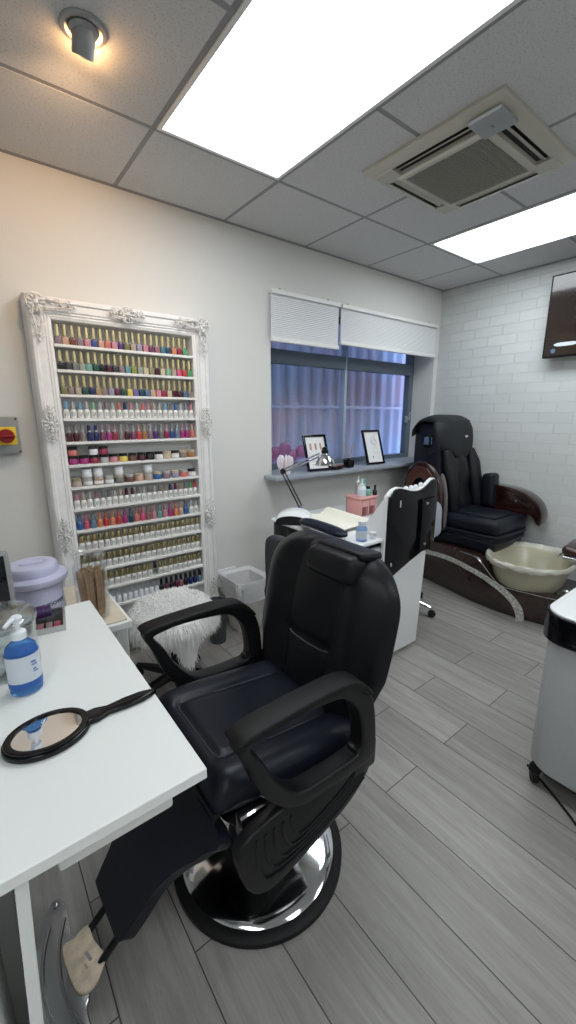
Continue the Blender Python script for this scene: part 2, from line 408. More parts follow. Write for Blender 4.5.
for y in ys[1:-1]:
    for x0, x1 in zip(xs, xs[1:]):
        if not in_panel((x0+x1)/2, y): box2(gb, (x0, y-.009, ZC-.003), (x1, y+.009, ZC+.018))
for x in xs[1:-1]:
    for y in ys[1:-1]: box2(gb, (x-.0115, y-.0115, ZC-.0035), (x+.0115, y+.0115, ZC+.018)) if not in_panel(x, y) else None
for z0, c in (((XL, YB-.022, ZC-.006), (XR, YB, ZC+.018)), ((XR-.022, YF, ZC-.006), (XR, YB, ZC+.018)), ((XL, YF, ZC-.006), (XL+.022, YB, ZC+.018)), ((XL, YF, ZC-.006), (XR, YF+.022, ZC+.018))): box2(gb, z0, c)
o = struct('trim_2', gb, M['tbar'])
where = ['large square-edged ceiling light panel nearest the spotlight', 'ceiling light panel beside the air conditioner and above the television', 'ceiling light panel over the middle of the room behind', 'ceiling light panel over the left side behind the desk', 'ceiling light panel in the far right corner behind']
for (x0, x1, y0, y1), lb in zip(panels, where):
    t = thing('ceiling_light', lb, 'ceiling light', ((x0+x1)/2, (y0+y1)/2, ZC-.008), 0)
    fr = bm_new()
    w = .016
    for a, c in (((x0+.01, y0+.01), (x1-.01, y0+.01+w)), ((x0+.01, y1-.01-w), (x1-.01, y1-.01)), ((x0+.01, y0+.01+w), (x0+.01+w, y1-.01-w)), ((x1-.01-w, y0+.01+w), (x1-.01, y1-.01-w))):
        box2(fr, (*a, ZC-.008), (*c, ZC+.02))
    part('frame', fr, M['shelf'], t)
    d = bm_new(); box2(d, (x0+.01+w, y0+.01+w, ZC+.0), (x1-.01-w, y1-.01-w, ZC+.015)); part('diffuser', d, M['emit'], t, label='glowing white diffuser')

# --- window
def window():
    fy = 2.58; root = bpy.data.objects.new('window_1', None); COL.objects.link(root); root['kind'] = 'structure'; root.location = (2.58, fy, .97)
    b = bm_new(); d0, d1 = fy-.03, fy+.03
    box2(b, (WX0, d0, .955), (WX1, d1, 1.0)); box2(b, (WX0, d0, 2.09), (WX1, d1, WZ1))
    box2(b, (WX0, d0, 1.0), (WX0+.05, d1, 2.09)); box2(b, (WX1-.06, d0, 1.0), (WX1, d1, 2.09))
    part('window_frame', b, M['alu_window'], root)
    b = bm_new(); box2(b, (2.563, d0-.01, 1.0), (2.587, d1, 2.09), .004); part('mullion', b, M['mullion'], root)
    b = bm_new(); box2(b, (WX0+.05, d0-.02, 1.735), (2.563, d1-.01, 1.835), .008); box2(b, (2.587, d0-.02, 1.735), (WX1-.06, d1-.01, 1.835), .008)
    part('transom', b, M['alu_window'], root)
    for x0, x1 in ((WX0+.05, 2.563), (2.587, WX1-.06)):
        for z0, z1 in ((1.0, 1.735), (1.835, 2.09)):
            g = bm_new(); box2(g, (x0, fy+.004, z0), (x1, fy+.010, z1)); part('pane', g, M['frost'], root)
    b = bm_new(); box2(b, (3.40, d0-.02, 1.30), (3.425, d0, 1.36), .004); tube(b, [(3.412, d0-.02, 1.33), (3.412, d0-.045, 1.33), (3.412, d0-.05, 1.40)], .007)
    part('window_handle', b, M['steel'], root)
    b = bm_new(); box2(b, (1.60, 2.20, .935), (WX1, fy-.03, .965), .006); part('window_sill', b, M['sill'], root)
window()
# corrugated sheeting close outside the window
b = bm_new(); rings = []
n = 170; top, bot = 2.75, .1
t = bmesh.new(); v0 = []; v1 = []
for i in range(n+1):
    x = .9+3.6*i/n; ph = (x % .15)/.15
    y = 2.98+.022*(1 if ph < .42 else (-1 if .5 < ph < .92 else 0))
    v0.append(t.verts.new((x, y, bot))); v1.append(t.verts.new((x, y, top)))
for i in range(n): t.faces.new((v0[i], v0[i+1], v1[i+1], v1[i]))
v2 = [t.verts.new((v.co.x, v.co.y+.004, v.co.z)) for v in v0]; v3 = [t.verts.new((v.co.x, v.co.y+.004, v.co.z)) for v in v1]
for i in range(n): t.faces.new((v2[i+1], v2[i], v3[i], v3[i+1]))
bm_add(b, t); solo('corrugated_fence', b, M['sheet'], 'corrugated metal sheeting blurred behind the frosted window', 'fence', (2.6, 2.98, .1))
b = bm_new(); box2(b, (1.5, 2.935, 1.43), (4.2, 2.955, 1.455), .004); tag_o = solo('fence_rail', b, M['sheet'], 'faint horizontal rail across the sheeting outside the window', 'rail', (2.6, 2.94, 1.42))
b = bm_new()
for k in range(5): ell(b, (1.98+.09*k, 2.84+.02*(k % 2), 1.02+.03*(k % 3)), (.06, .05, .06), 10, 7)
solo('flower_bunch', b, M['fence_red'], 'blurred dark pink flowers outside the lower left of the window', 'flowers', (2.1, 2.84, .95))

# --- blinds
def blind(x0, x1, z0, label):
    t = thing('pleated_blind', label, 'blind', ((x0+x1)/2, 2.315, z0), 0)
    h = bm_new(); box2(h, (x0, 2.290, 2.118), (x1, 2.334, 2.145), .004); part('head_rail', h, M['shelf'], t)
    b = bm_new(); N = 22; top = 2.118; bot = z0+.028; t2 = bmesh.new(); A = []; B = []
    for i in range(N*2+1):
        z = top-(top-bot)*i/(N*2); y = 2.308 if i % 2 else 2.3115
        A.append(t2.verts.new((x0+.004, y, z))); B.append(t2.verts.new((x1-.004, y, z)))
    for i in range(N*2): t2.faces.new((A[i], B[i], B[i+1], A[i+1]))
    C2 = [t2.verts.new((v.co.x, v.co.y+.006, v.co.z)) for v in A]; D2 = [t2.verts.new((v.co.x, v.co.y+.006, v.co.z)) for v in B]
    for i in range(N*2): t2.faces.new((D2[i], C2[i], C2[i+1], D2[i+1])); t2.faces.new((A[i], A[i+1], C2[i+1], C2[i])); t2.faces.new((B[i+1], B[i], D2[i], D2[i+1]))
    bm_add(b, t2); part('pleats', b, M['blind'], t, angle=20)
    b = bm_new(); box2(b, (x0, 2.298, z0), (x1, 2.324, z0+.028), .004); part('bottom_rail', b, M['shelf'], t)
    for k in ((x0+.09), (x1-.09)):
        s = bm_new(); cyl(s, (k, 2.332, 2.160), .006, .006, 10, (PI/2, 0, 0)); part('screw', s, M['grey_box'], t)
blind(1.645, 2.250, 1.835, 'short white pleated blind over the left window half')
blind(2.268, 3.462, 1.872, 'long white pleated blind over the right window half')

# --- air conditioner
def ac():
    x0, x1, y0, y1 = AC; z = ZC-.012
    t = thing('ceiling_air_conditioner', 'square cream cassette air conditioner set in the ceiling', 'air conditioner', ((x0+x1)/2, (y0+y1)/2, z), 0)
    cx_, cy_ = (x0+x1)/2, (y0+y1)/2; hx, hy = (x1-x0)/2, (y1-y0)/2
    # facade: outer square with chamfer to inner square with four slots
    b = bm_new(); sl = .62; so = .255; si = .205    # slots between so and si radius
    def rect(r0x, r1x, r0y, r1y, zz, hh=.014): box2(b, (cx_+r0x, cy_+r0y, zz), (cx_+r1x, cy_+r1y, zz+hh), .003, 1)
    # outer ring sloping
    t2 = bmesh.new()
    def sq(r, zz): return [t2.verts.new((cx_+sx*r*hx, cy_+sy*r*hy, zz)) for sx, sy in ((-1, -1), (1, -1), (1, 1), (-1, 1))]
    q = [sq(1, ZC-.002), sq(1, z-.004), sq(.985, z-.010), sq(.85, z-.024)]
    for a, c in zip(q, q[1:]):
        for i in range(4): t2.faces.new((a[i], a[(i+1) % 4], c[(i+1) % 4], c[i]))
    bmesh.ops.recalc_face_normals(t2, faces=t2.faces[:]); bm_add(b, t2)
    # corner blocks closing the ring between slots
    R = .85*hx; r = .655*hx; L = .58*hx; zz = z-.024
    for sx in (-1, 1):
        for sy in (-1, 1):
            box2(b, (cx_+sx*L, cy_+sy*L, zz-.004), (cx_+sx*(R+.006), cy_+sy*(R+.006), zz+.02), .003, 1)
    part('facade', b, M['cream_ac'], t)
    b = bm_new()
    box2(b, (cx_-R+.002, cy_-R+.002, zz+.012), (cx_+R-.002, cy_+R-.002, zz+.022)); part('air_channel', b, M['dark'], t, label='dark recess behind the louvres')
    for sx, sy in ((-1, 0), (1, 0), (0, -1), (0, 1)):
        b = bm_new(); rr = (R+r)/2
        if sx: box(b, (cx_+sx*rr, cy_, zz+.006), (.020, 2*L-.01, .004), rot=(0, sx*.5, 0))
        else: box(b, (cx_, cy_+sy*rr, zz+.006), (2*L-.01, .020, .004), rot=(-sy*.5, 0, 0))
        part('louvre', b, M['cream_ac'], t)
    # centre panel
    b = bm_new(); t2 = bmesh.new()
    def sq2(rr, z2): return [t2.verts.new((cx_+sx*rr, cy_+sy*rr, z2)) for sx, sy in ((-1, -1), (1, -1), (1, 1), (-1, 1))]
    q = [sq2(r, zz+.012), sq2(r, zz-.006), sq2(r-.008, zz-.014), sq2(r-.026, zz-.014), sq2(r-.029, zz-.008)]
    for a, c in zip(q, q[1:]):
        for i in range(4): t2.faces.new((a[i], a[(i+1) % 4], c[(i+1) % 4], c[i]))
    bmesh.ops.recalc_face_normals(t2, faces=t2.faces[:]); bm_add(b, t2); part('intake_panel', b, M['cream_ac'], t)
    b = bm_new(); g = r-.026; n = 34
    for i in range(n+1):
        k = -g+2*g*i/n
        box(b, (cx_+k, cy_, zz-.009), (.0028, 2*g, .006)); box(b, (cx_, cy_+k, zz-.009), (2*g, .0028, .006))
    part('grille', b, M['cream_ac2'], t, smoothed=False)
    b = bm_new(); box2(b, (cx_-g, cy_-g, zz-.004), (cx_+g, cy_+g, zz+.002)); part('filter', b, mat('filter_grey', (.12, .12, .105), .9), t)
    # sensor block with little logo mark, at the corner nearest the back-left slot
    b = bm_new(); box(b, (cx_-.235, cy_-.235, zz-.010), (.125, .125, .014), .004); part('sensor_block', b, mat('ac_grey', (.33, .34, .35), .5), t)
    b = bm_new(); ell(b, (cx_-.235, cy_-.235, zz-.023), (.014, .006, .002), 12, 5); part('badge', b, M['grey_box'], t)
    b = bm_new(); cyl(b, (x0+.02, cy_+.29, z-.012), .004, .004, 8); part('screw', b, M['grey_box'], t)
ac()

# --- spotlight
def spot():
    c = Vector((.432, 1.515, ZC-.004))
    t = thing('ceiling_spotlight', 'round swivel spotlight in the ceiling casting warm light on the wall', 'spotlight', c)
    b = bm_new(); lathe(b, [(.034, .004), (.064, .004), (.064, -.002), (.060, -.007), (.050, -.008), (.046, -.004), (.042, -.003), (.038, 0), (.034, .004)], c, 36); part('trim_ring', b, M['spot_metal'], t)
    b = bm_new(); lathe(b, [(0, .004), (.038, .004), (.040, -.006), (.032, -.014), (.0, -.02)], c, 28); part('eyeball', b, M['spot_metal'], t)
    d = Vector((-.05, .52, -.85)).normalized()   # head points to the wall, down
    rot = (-d).to_track_quat('Z', 'Y').to_euler()
    p = c+Vector((0, 0, -.012))
    b = bm_new(); lathe(b, [(.0, .015), (.028, .012), (.031, .0), (.030, -.042), (.028, -.050), (.023, -.046), (.021, -.038), (.0, -.038)], p, 28, rot); part('lamp_head', b, M['spot_metal'], t)
    b = bm_new(); lathe(b, [(0, -.040), (.017, -.040), (.018, -.043), (0, -.045)], p, 20, rot); part('bulb', b, M['spot_bulb'], t, label='warm glowing bulb')
    # slit light escaping behind the head onto the tile
    L = bpy.data.lights.new('spot_lamp', 'SPOT'); L.energy = 11; L.color = (1, .60, .30); L.spot_size = math.radians(125); L.spot_blend = 1; L.shadow_soft_size = .03
    lo = bpy.data.objects.new('spot_lamp', L); COL.objects.link(lo); lo.parent = t; lo.location = Vector((0, 0, -.012))+d*.080; dd = Vector((-.02, .88, -.42)).normalized(); lo.rotation_euler = (-dd).to_track_quat('Z', 'Y').to_euler()
    L2 = bpy.data.lights.new('spot_lamp_glow', 'POINT'); L2.energy = 1.6; L2.color = (1, .55, .22); L2.shadow_soft_size = .02
    l2 = bpy.data.objects.new('spot_lamp_glow', L2); COL.objects.link(l2); l2.parent = t; l2.location = Vector((.015, .045, -.035))
spot()

# --- television on brick wall
def tv():
    t = thing('television', 'wide black flat television hung high on the white brick wall', 'television', (3.50, .90, 1.775))
    b = bm_new(); box2(b, (3.462, .42, 1.777), (3.50, 1.405, 2.333), .004); part('casing', b, M['black_plastic'], t)
    b = bm_new(); box2(b, (3.459, .432, 1.79), (3.463, 1.393, 2.322)); part('screen', b, M['screen'], t, label='dark glossy screen')
    b = bm_new(); box2(b, (3.50, .75, 1.9), (3.555, 1.05, 2.2), .004); part('wall_bracket', b, M['steel'], t)
    b = bm_new(); prism(b, [(1.26+.045*math.cos(a)*1+(.03 if math.cos(a) > 0 else -.03), 1.862+.013*math.sin(a)) for a in [2*PI*i/20 for i in range(20)]], 'x', 3.4575, 3.4592); part('screen_pale_oval', b, M['pill'], t, label='pale rounded mark on the screen')  # pale pill shape laid over the screen surface
    b = bm_new(); lathe(b, [(0, 0), (.016, 0), (.016, .001), (0, .001)], (3.459, 1.335, 1.822), 16, (0, -PI/2, 0)); part('screen_disc', b, M['blue_led'], t, label='small blue-grey round spot on the screen')  # flat blue-grey disc beside the pill shape
tv()

# --- isolator switch
def switch():
    t = thing('isolator_switch', 'grey isolator switch box with red rotary knob on yellow plate', 'switch', (.149, 2.338, 1.2))
    b = bm_new(); box2(b, (.095, 2.285, 1.196), (.203, 2.338, 1.363), .006); part('enclosure', b, M['grey_box'], t)
    b = bm_new()
    for x in (.104, .194):
        for z in (1.206, 1.353): cyl(b, (x, 2.284, z), .004, .004, 10, (PI/2, 0, 0))
    part('screws', b, M['dark'], t)
    b = bm_new(); box2(b, (.109, 2.281, 1.238), (.189, 2.286, 1.318), .002); part('plate', b, M['yellow'], t)
    k = bm_new(); cyl(k, (.149, 2.268, 1.278), .031, .026, 28, (PI/2, 0, 0), .003); k2 = part('knob', k, M['red'], t)
    b = bm_new(); box2(b, (.117, 2.243, 1.271), (.181, 2.256, 1.285), .004); part('grip', b, M['red'], k2)
switch()

# --- socket with plug
def socket():
    t = thing('wall_socket', 'white double wall socket beside the ornate frame with plug', 'socket', (1.28, 2.338, .30))
    b = bm_new(); box2(b, (1.205, 2.328, .275), (1.35, 2.338, .361), .003); part('plate', b, M['white_gloss'], t)
    b = bm_new(); box2(b, (1.215, 2.295, .295), (1.262, 2.328, .345), .006); part('plug', b, M['white_gloss'], t)
    b = bm_new(); tube(b, smooth([(1.238, 2.295, .31), (1.235, 2.25, .27), (1.19, 2.2, .20), (1.12, 2.19, .13), (1.04, 2.22, .06), (.98, 2.27, .012), (.9, 2.29, .008)], 8, False), .004, 6); part('cable', b, M['cord_white'], t)
socket()

# ------------------------------------------------------------------ ornate display frame with shelves
FX0, FX1, FZ0, FZ1 = .283, 1.168, .165, 1.893
SH = [1.690-.1118*k for k in range(13)]       # shelf top heights
def ornament(b, c, w, h, seed, arms):
    """raised scrollwork on the frame face; c = centre in the xz plane, face toward -y"""
    rnd = random.Random(seed); x0, z0 = c; y = 2.222
    for ang, ln in arms:
        dx, dz = math.cos(ang), math.sin(ang)
        for s in (-1, 1):
            pts = []
            for k in range(18):
                u = k/17; r = .012*(1-u)+.003
                px = u*ln; off = s*(.007+.012*math.sin(u*PI*1.5)*(1-u*.5))
                pts.append((x0+dx*px-dz*off, y+.004*u, z0+dz*px+dx*off))
            tube(b, pts, [.0045*(1-.5*k/17) for k in range(18)], 6)
            for k in range(3):
                u = .25+.27*k; q = (x0+dx*ln*u-dz*s*.016, y+.004, z0+dz*ln*u+dx*s*.016)
                cp = [(q[0]+(.011-.0012*j)*math.cos(ang+s*j*.9), q[1]-.001, q[2]+(.011-.0012*j)*math.sin(ang+s*j*.9)) for j in range(8)]
                tube(b, cp, .0028, 5)
        ell(b, (x0+dx*ln*.95, y+.003, z0+dz*ln*.95), (.008, .006, .008), 8, 6)
        for k in range(4):
            u = .2+.2*k; ell(b, (x0+dx*ln*u, y, z0+dz*ln*u), (.009-.001*k, .007, .006), 8, 6, (0, -ang, 0))
    for k in range(9):
        a = 2*PI*k/9; ell(b, (x0+w*.28*math.cos(a), y, z0+h*.28*math.sin(a)), (.010, .006, .005), 8, 6, (0, -a, 0))
    cp = [(x0+w*.42*math.cos(a), y+.004, z0+h*.42*math.sin(a)) for a in [2*PI*i/18 for i in range(18)]]
    tube(b, cp, .0035, 6, True); ell(b, (x0, y-.002, z0), (.011, .008, .011), 10, 7)
def display():
    t = thing('display_frame', 'tall ornate white frame fitted with shelves of nail polish on the wall', 'display shelf', ((FX0+FX1)/2, 2.29, FZ0))
    prof = [(0, 2.336), (0, 2.275), (.006, 2.248), (.016, 2.236), (.028, 2.234), (.034, 2.242), (.045, 2.240), (.062, 2.242), (.068, 2.249), (.074, 2.243), (.080, 2.249), (.086, 2.245), (.099, 2.250), (.101, 2.29), (.101, 2.336)]
    tt = bmesh.new(); loops = []
    for d, y in prof: loops.append([tt.verts.new((x, y, z)) for x, z in ((FX0+d, FZ0+d), (FX1-d, FZ0+d), (FX1-d, FZ1-d), (FX0+d, FZ1-d))])
    for a, c in zip(loops, loops[1:]):
        for i in range(4): tt.faces.new((a[i], a[(i+1) % 4], c[(i+1) % 4], c[i]))
    bmesh.ops.recalc_face_normals(tt, faces=tt.faces[:]); b = bm_new(); bm_add(b, tt)
    part('moulding', b, M['white_paint'], t, angle=25)
    o = .042
    for (x, z), (a1, a2) in zip(((FX0+o, FZ1-o), (FX1-o, FZ1-o), (FX0+o, FZ0+o), (FX1-o, FZ0+o)), ((0, -PI/2), (PI, -PI/2), (0, PI/2), (PI, PI/2))):
        b = bm_new(); ornament(b, (x, z), .085, .085, 1, [(a1, .165), (a2, .165)]); 
        ell(b, (x, 2.234, z), (.045, .009, .045), 16, 8); part('corner_scroll', b, M['orn'], t)
    for x, z, ax in ((.72, FZ1-o, 0), (.72, FZ0+o, 0), (FX0+o, 1.33, 1), (FX0+o, .79, 1), (FX1-o, 1.33, 1), (FX1-o, .79, 1)):
        b = bm_new(); aa = PI/2 if ax else 0
        ornament(b, (x, z), .085, .085, 2, [(aa, .085), (aa+PI, .085)]); part('side_scroll', b, M['orn'], t)
    b = bm_new(); box2(b, (FX0+.09, 2.328, FZ0+.09), (FX1-.09, 2.336, FZ1-.09)); part('back_panel', b, M['shelf'], t)
    b = bm_new(); box2(b, (FX0+.088, 2.262, FZ0+.09), (FX0+.100, 2.33, FZ1-.09)); box2(b, (FX1-.100, 2.262, FZ0+.09), (FX1-.088, 2.33, FZ1-.09)); part('side_boards', b, M['shelf'], t)
    for z in SH:
        b = bm_new(); box2(b, (FX0+.099, 2.244, z-.013), (FX1-.099, 2.330, z), .001, 1); part('shelf', b, M['shelf'], t)
display()

# ---- bottle prototypes: shared meshes
def mesh_of(build, m, angle=38):
    b = bm_new(); build(b); return finish('p', b, m, angle)
def b_square(b): box2(b, (-.0135, -.0135, 0), (.0135, .0135, .034), .004, 2); cyl(b, (0, 0, .036), .006, .006, 12)
def b_tallcap(b): lathe(b, [(0, 0), (.0098, 0), (.0092, .022), (.0078, .049), (.006, .051), (0, .051)], (0, 0, .037), 12)
def b_roundb(b): lathe(b, [(0, 0), (.0125, 0), (.0135, .003), (.0135, .034), (.011, .040), (.006, .044), (0, .044)], n=14)
def b_capb(b): lathe(b, [(0, 0), (.0095, 0), (.0085, .02), (.007, .034), (.004, .036), (0, .036)], (0, 0, .043), 12)
def b_goldb(b): lathe(b, [(0, 0), (.0105, 0), (.0105, .036), (.009, .038), (0, .038)], (0, 0, .040), 12)
def b_band(b): lathe(b, [(.0098, 0), (.0104, .001), (.0104, .006), (.0098, .007)], (0, 0, .044), 12)
def b_label(b):
    box2(b, (-.0075, -.01425, .010), (-.005, -.0134, .030)); box2(b, (-.001, -.01445, .008), (.001, -.0134, .027)); box2(b, (.004, -.01425, .014), (.006, -.0134, .031))
def b_jar(b): lathe(b, [(0, 0), (.0205, 0), (.0225, .002), (.0225, .025), (.020, .0285), (0, .0285)], n=18)
def b_jlid(b): lathe(b, [(0, 0), (.022, 0), (.022, .012), (.0205, .0135), (0, .0135)], (0, 0, .0287), 18)
def b_jlabel(b): lathe(b, [(.0227, .006), (.0231, .007), (.0231, .021), (.0227, .022)], n=18)
P = {k: mesh_of(f, M['shelf']) for k, f in dict(sq=b_square, tall=b_tallcap, rnd=b_roundb, cap=b_capb, gold=b_goldb, band=b_band, lab=b_label, jar=b_jar, jlid=b_jlid, jlab=b_jlabel).items()}
def put(name, me, m, parent):
    o = bpy.data.objects.new(name, me); COL.objects.link(o); o.parent = parent
    o.material_slots[0].link = 'OBJECT'; o.material_slots[0].material = m; return o
ORD = ['first', 'second', 'third', 'fourth', 'fifth', 'sixth', 'seventh', 'eighth', 'ninth', 'tenth', 'eleventh', 'twelfth', 'thirteenth', 'fourteenth', 'fifteenth', 'sixteenth', 'seventeenth', 'eighteenth', 'nineteenth', 'twentieth', 'twenty-first', 'twenty-second', 'twenty-third']
ROWN = ['top', 'second', 'third', 'fourth', 'fifth', 'sixth', 'seventh', 'eighth', 'ninth', 'tenth', 'eleventh', 'twelfth', 'bottom']
C = dict(mauve=(.30, .19, .24), peach=(.70, .38, .25), rust=(.22, .06, .02), pink=(.70, .24, .30), blue=(.05, .08, .35), coral=(.75, .16, .12), purple=(.10, .03, .22), olive=(.22, .20, .05), beige=(.52, .38, .30), lilac=(.34, .32, .46), plum=(.22, .05, .15), rose=(.38, .14, .16), teal=(.05, .20, .28), petrol=(.01, .07, .12), orange=(.80, .22, .06), crimson=(.38, .01, .07), green=(.06, .38, .12), black=(.012, .012, .015), charcoal=(.05, .05, .06), grey=(.20, .20, .20), sage=(.34, .40, .32), aqua=(.16, .42, .36), bottle_green=(.01, .09, .06), maroon=(.09, .005, .02), lime=(.30, .33, .03), cream=(.68, .58, .36), khaki=(.36, .31, .14), yellow=(.85, .62, .02), mint=(.22, .50, .30), hot_pink=(.80, .07, .22), red=(.70, .02, .02), taupe=(.30, .22, .19), navy=(.01, .02, .14), tan=(.45, .28, .12), wine=(.16, .01, .06), violet=(.20, .13, .42), steel=(.08, .18, .34), sky=(.16, .40, .66), silver=(.50, .50, .50), magenta=(.46, .01, .22), amber=(.46, .18, .03), white=(.74, .73, .70), turquoise=(.10, .36, .36), cobalt=(.02, .14, .44), slate=(.13, .26, .38), brown=(.16, .07, .04))
R = {
 0: 'mauve peach rust mauve pink blue peach coral pink purple olive beige lilac pink plum rose teal petrol orange crimson green'.split(),
 1: 'black charcoal grey sage aqua bottle_green black maroon charcoal mauve turquoise lime sage cream khaki maroon cream mint beige hot_pink red green'.split(),
 2: 'olive taupe beige bottle_green navy tan taupe lilac wine bottle_green yellow violet petrol steel peach pink crimson cream maroon maroon steel taupe'.split(),
 3: 'sky silver sky silver mint silver mauve silver coral navy pink silver coral pink beige silver sky grey cobalt silver lilac pink'.split(),
 4: 'maroon maroon taupe navy navy plum magenta crimson taupe maroon plum red amber mauve purple grey crimson blue slate magenta magenta coral'.split(),
 7: 'pink beige silver rose grey grey silver beige maroon maroon grey silver grey silver taupe khaki navy wine tan grey green red'.split(),
 8: 'cobalt hot_pink slate orange red orange red magenta petrol coral hot_pink rose pink turquoise pink magenta orange peach cobalt white white'.split(),
}
XS0, XS1 = .404, 1.048
def bottle(x, z, kind, col, label, group, y=None):
    y = 2.268+random.uniform(-.002, .002) if y is None else y
    t = thing('nail_polish_bottle', label, 'nail polish', (x, y, z+.0004), random.uniform(-.12, .12), group)
    cc = C.get(col, C['white'])
    if kind == 'gold_square': put('glass_body', P['sq'], cmat(cc), t); put('cap', P['tall'], M['gold'], t)
    elif kind == 'white_col': put('bottle_body', P['rnd'], M['white_glass'], t); put('cap', P['cap'], cmat(cc, .3), t); put('lettering', P['lab'], M['grey_box'], t)
    elif kind == 'dark_silver': put('glass_body', P['rnd'], cmat(cc), t); put('cap', P['cap'], cmat(tuple(.35*v+.22 for v in cc), .25) if col != 'navy' else cmat(cc), t); put('collar', P['band'], M['silver_cap'], t)
    elif kind == 'col_col': put('glass_body', P['rnd'], cmat(cc), t); put('cap', P['cap'], cmat(tuple(.6*v+.10 for v in cc), .3), t)
    elif kind == 'white_gold': put('bottle_body', P['rnd'], M['white_glass'], t); put('cap', P['gold'], M['gold2'], t); put('lettering', P['lab'], M['grey_box'], t)
    elif kind == 'clear_black': put('glass_body', P['rnd'], M['jar_acrylic'], t); put('cap', P['cap'], M['blackcap'], t)
    elif kind == 'dark_black': put('glass_body', P['rnd'], cmat(cc), t); put('cap', P['cap'], M['blackcap'], t)
    elif kind == 'clear_white': put('bottle_body', P['rnd'], M['pale_cap'], t); put('cap', P['cap'], M['clearplastic'], t)
    return t
def nm(c): return c.replace('_', ' ')
for row in range(13):
    z = SH[row]
    if row in (5, 6): continue
    if row in R:
        cols = R[row]; kind = {0: 'gold_square', 1: 'gold_square', 2: 'gold_square', 3: 'white_col', 4: 'dark_silver', 7: 'white_col', 8: 'col_col'}[row]
    elif row < 12: cols = ['white']*22; kind = 'white_gold'
    else: cols = ['clear']*13+['black', 'wine', 'black', 'wine', 'rose', 'black', 'navy', 'navy', 'slate']; kind = 'clear_white'
    n = len(cols); end = XS1 if row else XS1-.02
    for i, c in enumerate(cols):
        x = XS0+(end-XS0)*i/(n-1); k = kind; pos = f'{ORD[i]} from the left in the {ROWN[row]} row'
        if row == 8 and c == 'white': k = 'white_col'; c = 'silver'
        if row == 11 and i == 12: k = 'clear_black'
        if row == 12 and c != 'clear': k = 'dark_black'
        des = {'gold_square': f'{nm(c)} nail polish with tall gold cap', 'white_col': f'white polish bottle with {nm(c)} cap', 'dark_silver': f'{nm(c)} nail polish with silver collar', 'col_col': f'{nm(c)} polish with matching cap', 'white_gold': 'white polish bottle with gold cap', 'clear_black': 'clear polish bottle with black cap', 'dark_black': f'{nm(c)} nail polish with black cap', 'clear_white': 'pale polish bottle with clear cap'}[k]
        g = {'gold_square': 'gold capped nail polishes', 'white_col': 'white bottles with coloured caps', 'dark_silver': 'dark polishes with silver collars', 'col_col': 'bright polishes in matching colours', 'white_gold': 'white bottles with gold caps', 'clear_black': 'white bottles with gold caps', 'dark_black': 'bottles in the bottom row', 'clear_white': 'bottles in the bottom row'}[k]
        bottle(x, z, k, c, f'{des}, {pos}', g)
def jar(x, z, col, lid, label, lab=False, y=2.274):
    t = thing('powder_jar', label, 'jar', (x, y, z+.0004), 0, 'small round powder jars on the frame shelves')
    put('jar_body', P['jar'], cmat(C[col], .2) if col != 'clear' else M['pale_cap'], t); put('lid', P['jlid'], M[lid] if lid in M else cmat(C[lid], .3), t)
    if lab: put('paper_label', P['jlab'], M['paper'], t)
J5 = 'magenta magenta crimson silver pink yellow brown maroon black white cream white taupe amber'.split()
for i, c in enumerate(J5):
    wl = i in (9, 11)
    jar(.410+.0482*i, SH[5], c, 'blackcap' if i not in (10, 12, 13) else 'tan', f'{nm(c)} powder jar, {ORD[i]} from the left on the sixth shelf', wl)
for k, (i, c) in enumerate(((0, 'coral'), (1.6, 'clear'), (3.1, 'crimson'))):
    jar(.410+.0482*[0, 2, 3][k], SH[5]+.0430, c, 'blackcap' if k != 1 else 'charcoal', f'{nm(c)} powder jar stacked on top of a row of sixth shelf jars')
J6 = 'beige silver tan silver grey brown peach beige cobalt mauve lilac coral white'.split()
for i, c in enumerate(J6):
    jar(.414+.0518*i, SH[6], c, {0: 'khaki', 12: 'blackcap'}.get(i, 'silver' if i % 2 else 'tan'), f'{nm(c)} powder jar, {ORD[i]} from the left on the seventh shelf', i in (1, 2, 3, 12))
for i in (1, 2, 4, 7):
    jar(.414+.0518*i, SH[6]+.0430, 'clear', 'pale_cap', f'clear jar with pale lid stacked above the {ORD[i]} seventh shelf jar', True)

# ------------------------------------------------------------------ desk in the foreground
def desk():
    t = thing('manicure_desk', 'white laminate manicure desk with square edges in the foreground', 'desk', (-.35, 1.0, 0))
    b = bm_new(); box2(b, (-.98, .578, .728), (.262, 1.455, .75), .0015, 1); part('desktop', b, M['white'], t)
    for x, lean in ((-.034, -.036), (-.945, .036)):
        b = bm_new(); prism(b, [(x, .728), (x+.018, .728), (x+.018+lean, 0), (x+lean, 0)], 'y', .60, 1.43, .001, 1); part('side_panel', b, M['white'], t)
    b = bm_new(); box2(b, (-.915, 1.30, .05), (-.034, 1.32, .728)); part('modesty_panel', b, M['white'], t)
    b = bm_new(); prism(b, [(-.0845, .02), (-.071, .02), (-.036, .728), (-.0845, .728)], 'y', .80, .812); part('filler_panel', b, M['white'], t)
    b = bm_new(); box2(b, (.022, .630, .650), (.215, .650, .728), .006); part('under_rail', b, M['white'], t)
    p = bm_new(); box2(p, (-.52, .64, .02), (-.085, 1.2, .728), .002); q = part('drawer_unit', p, M['white'], t)
    for z0, z1 in ((.04, .21), (.22, .39), (.40, .58)):
        b = bm_new(); box2(b, (-.51, .628, z0), (-.090, .642, z1), .002); part('drawer_front', b, M['white'], q)
desk()

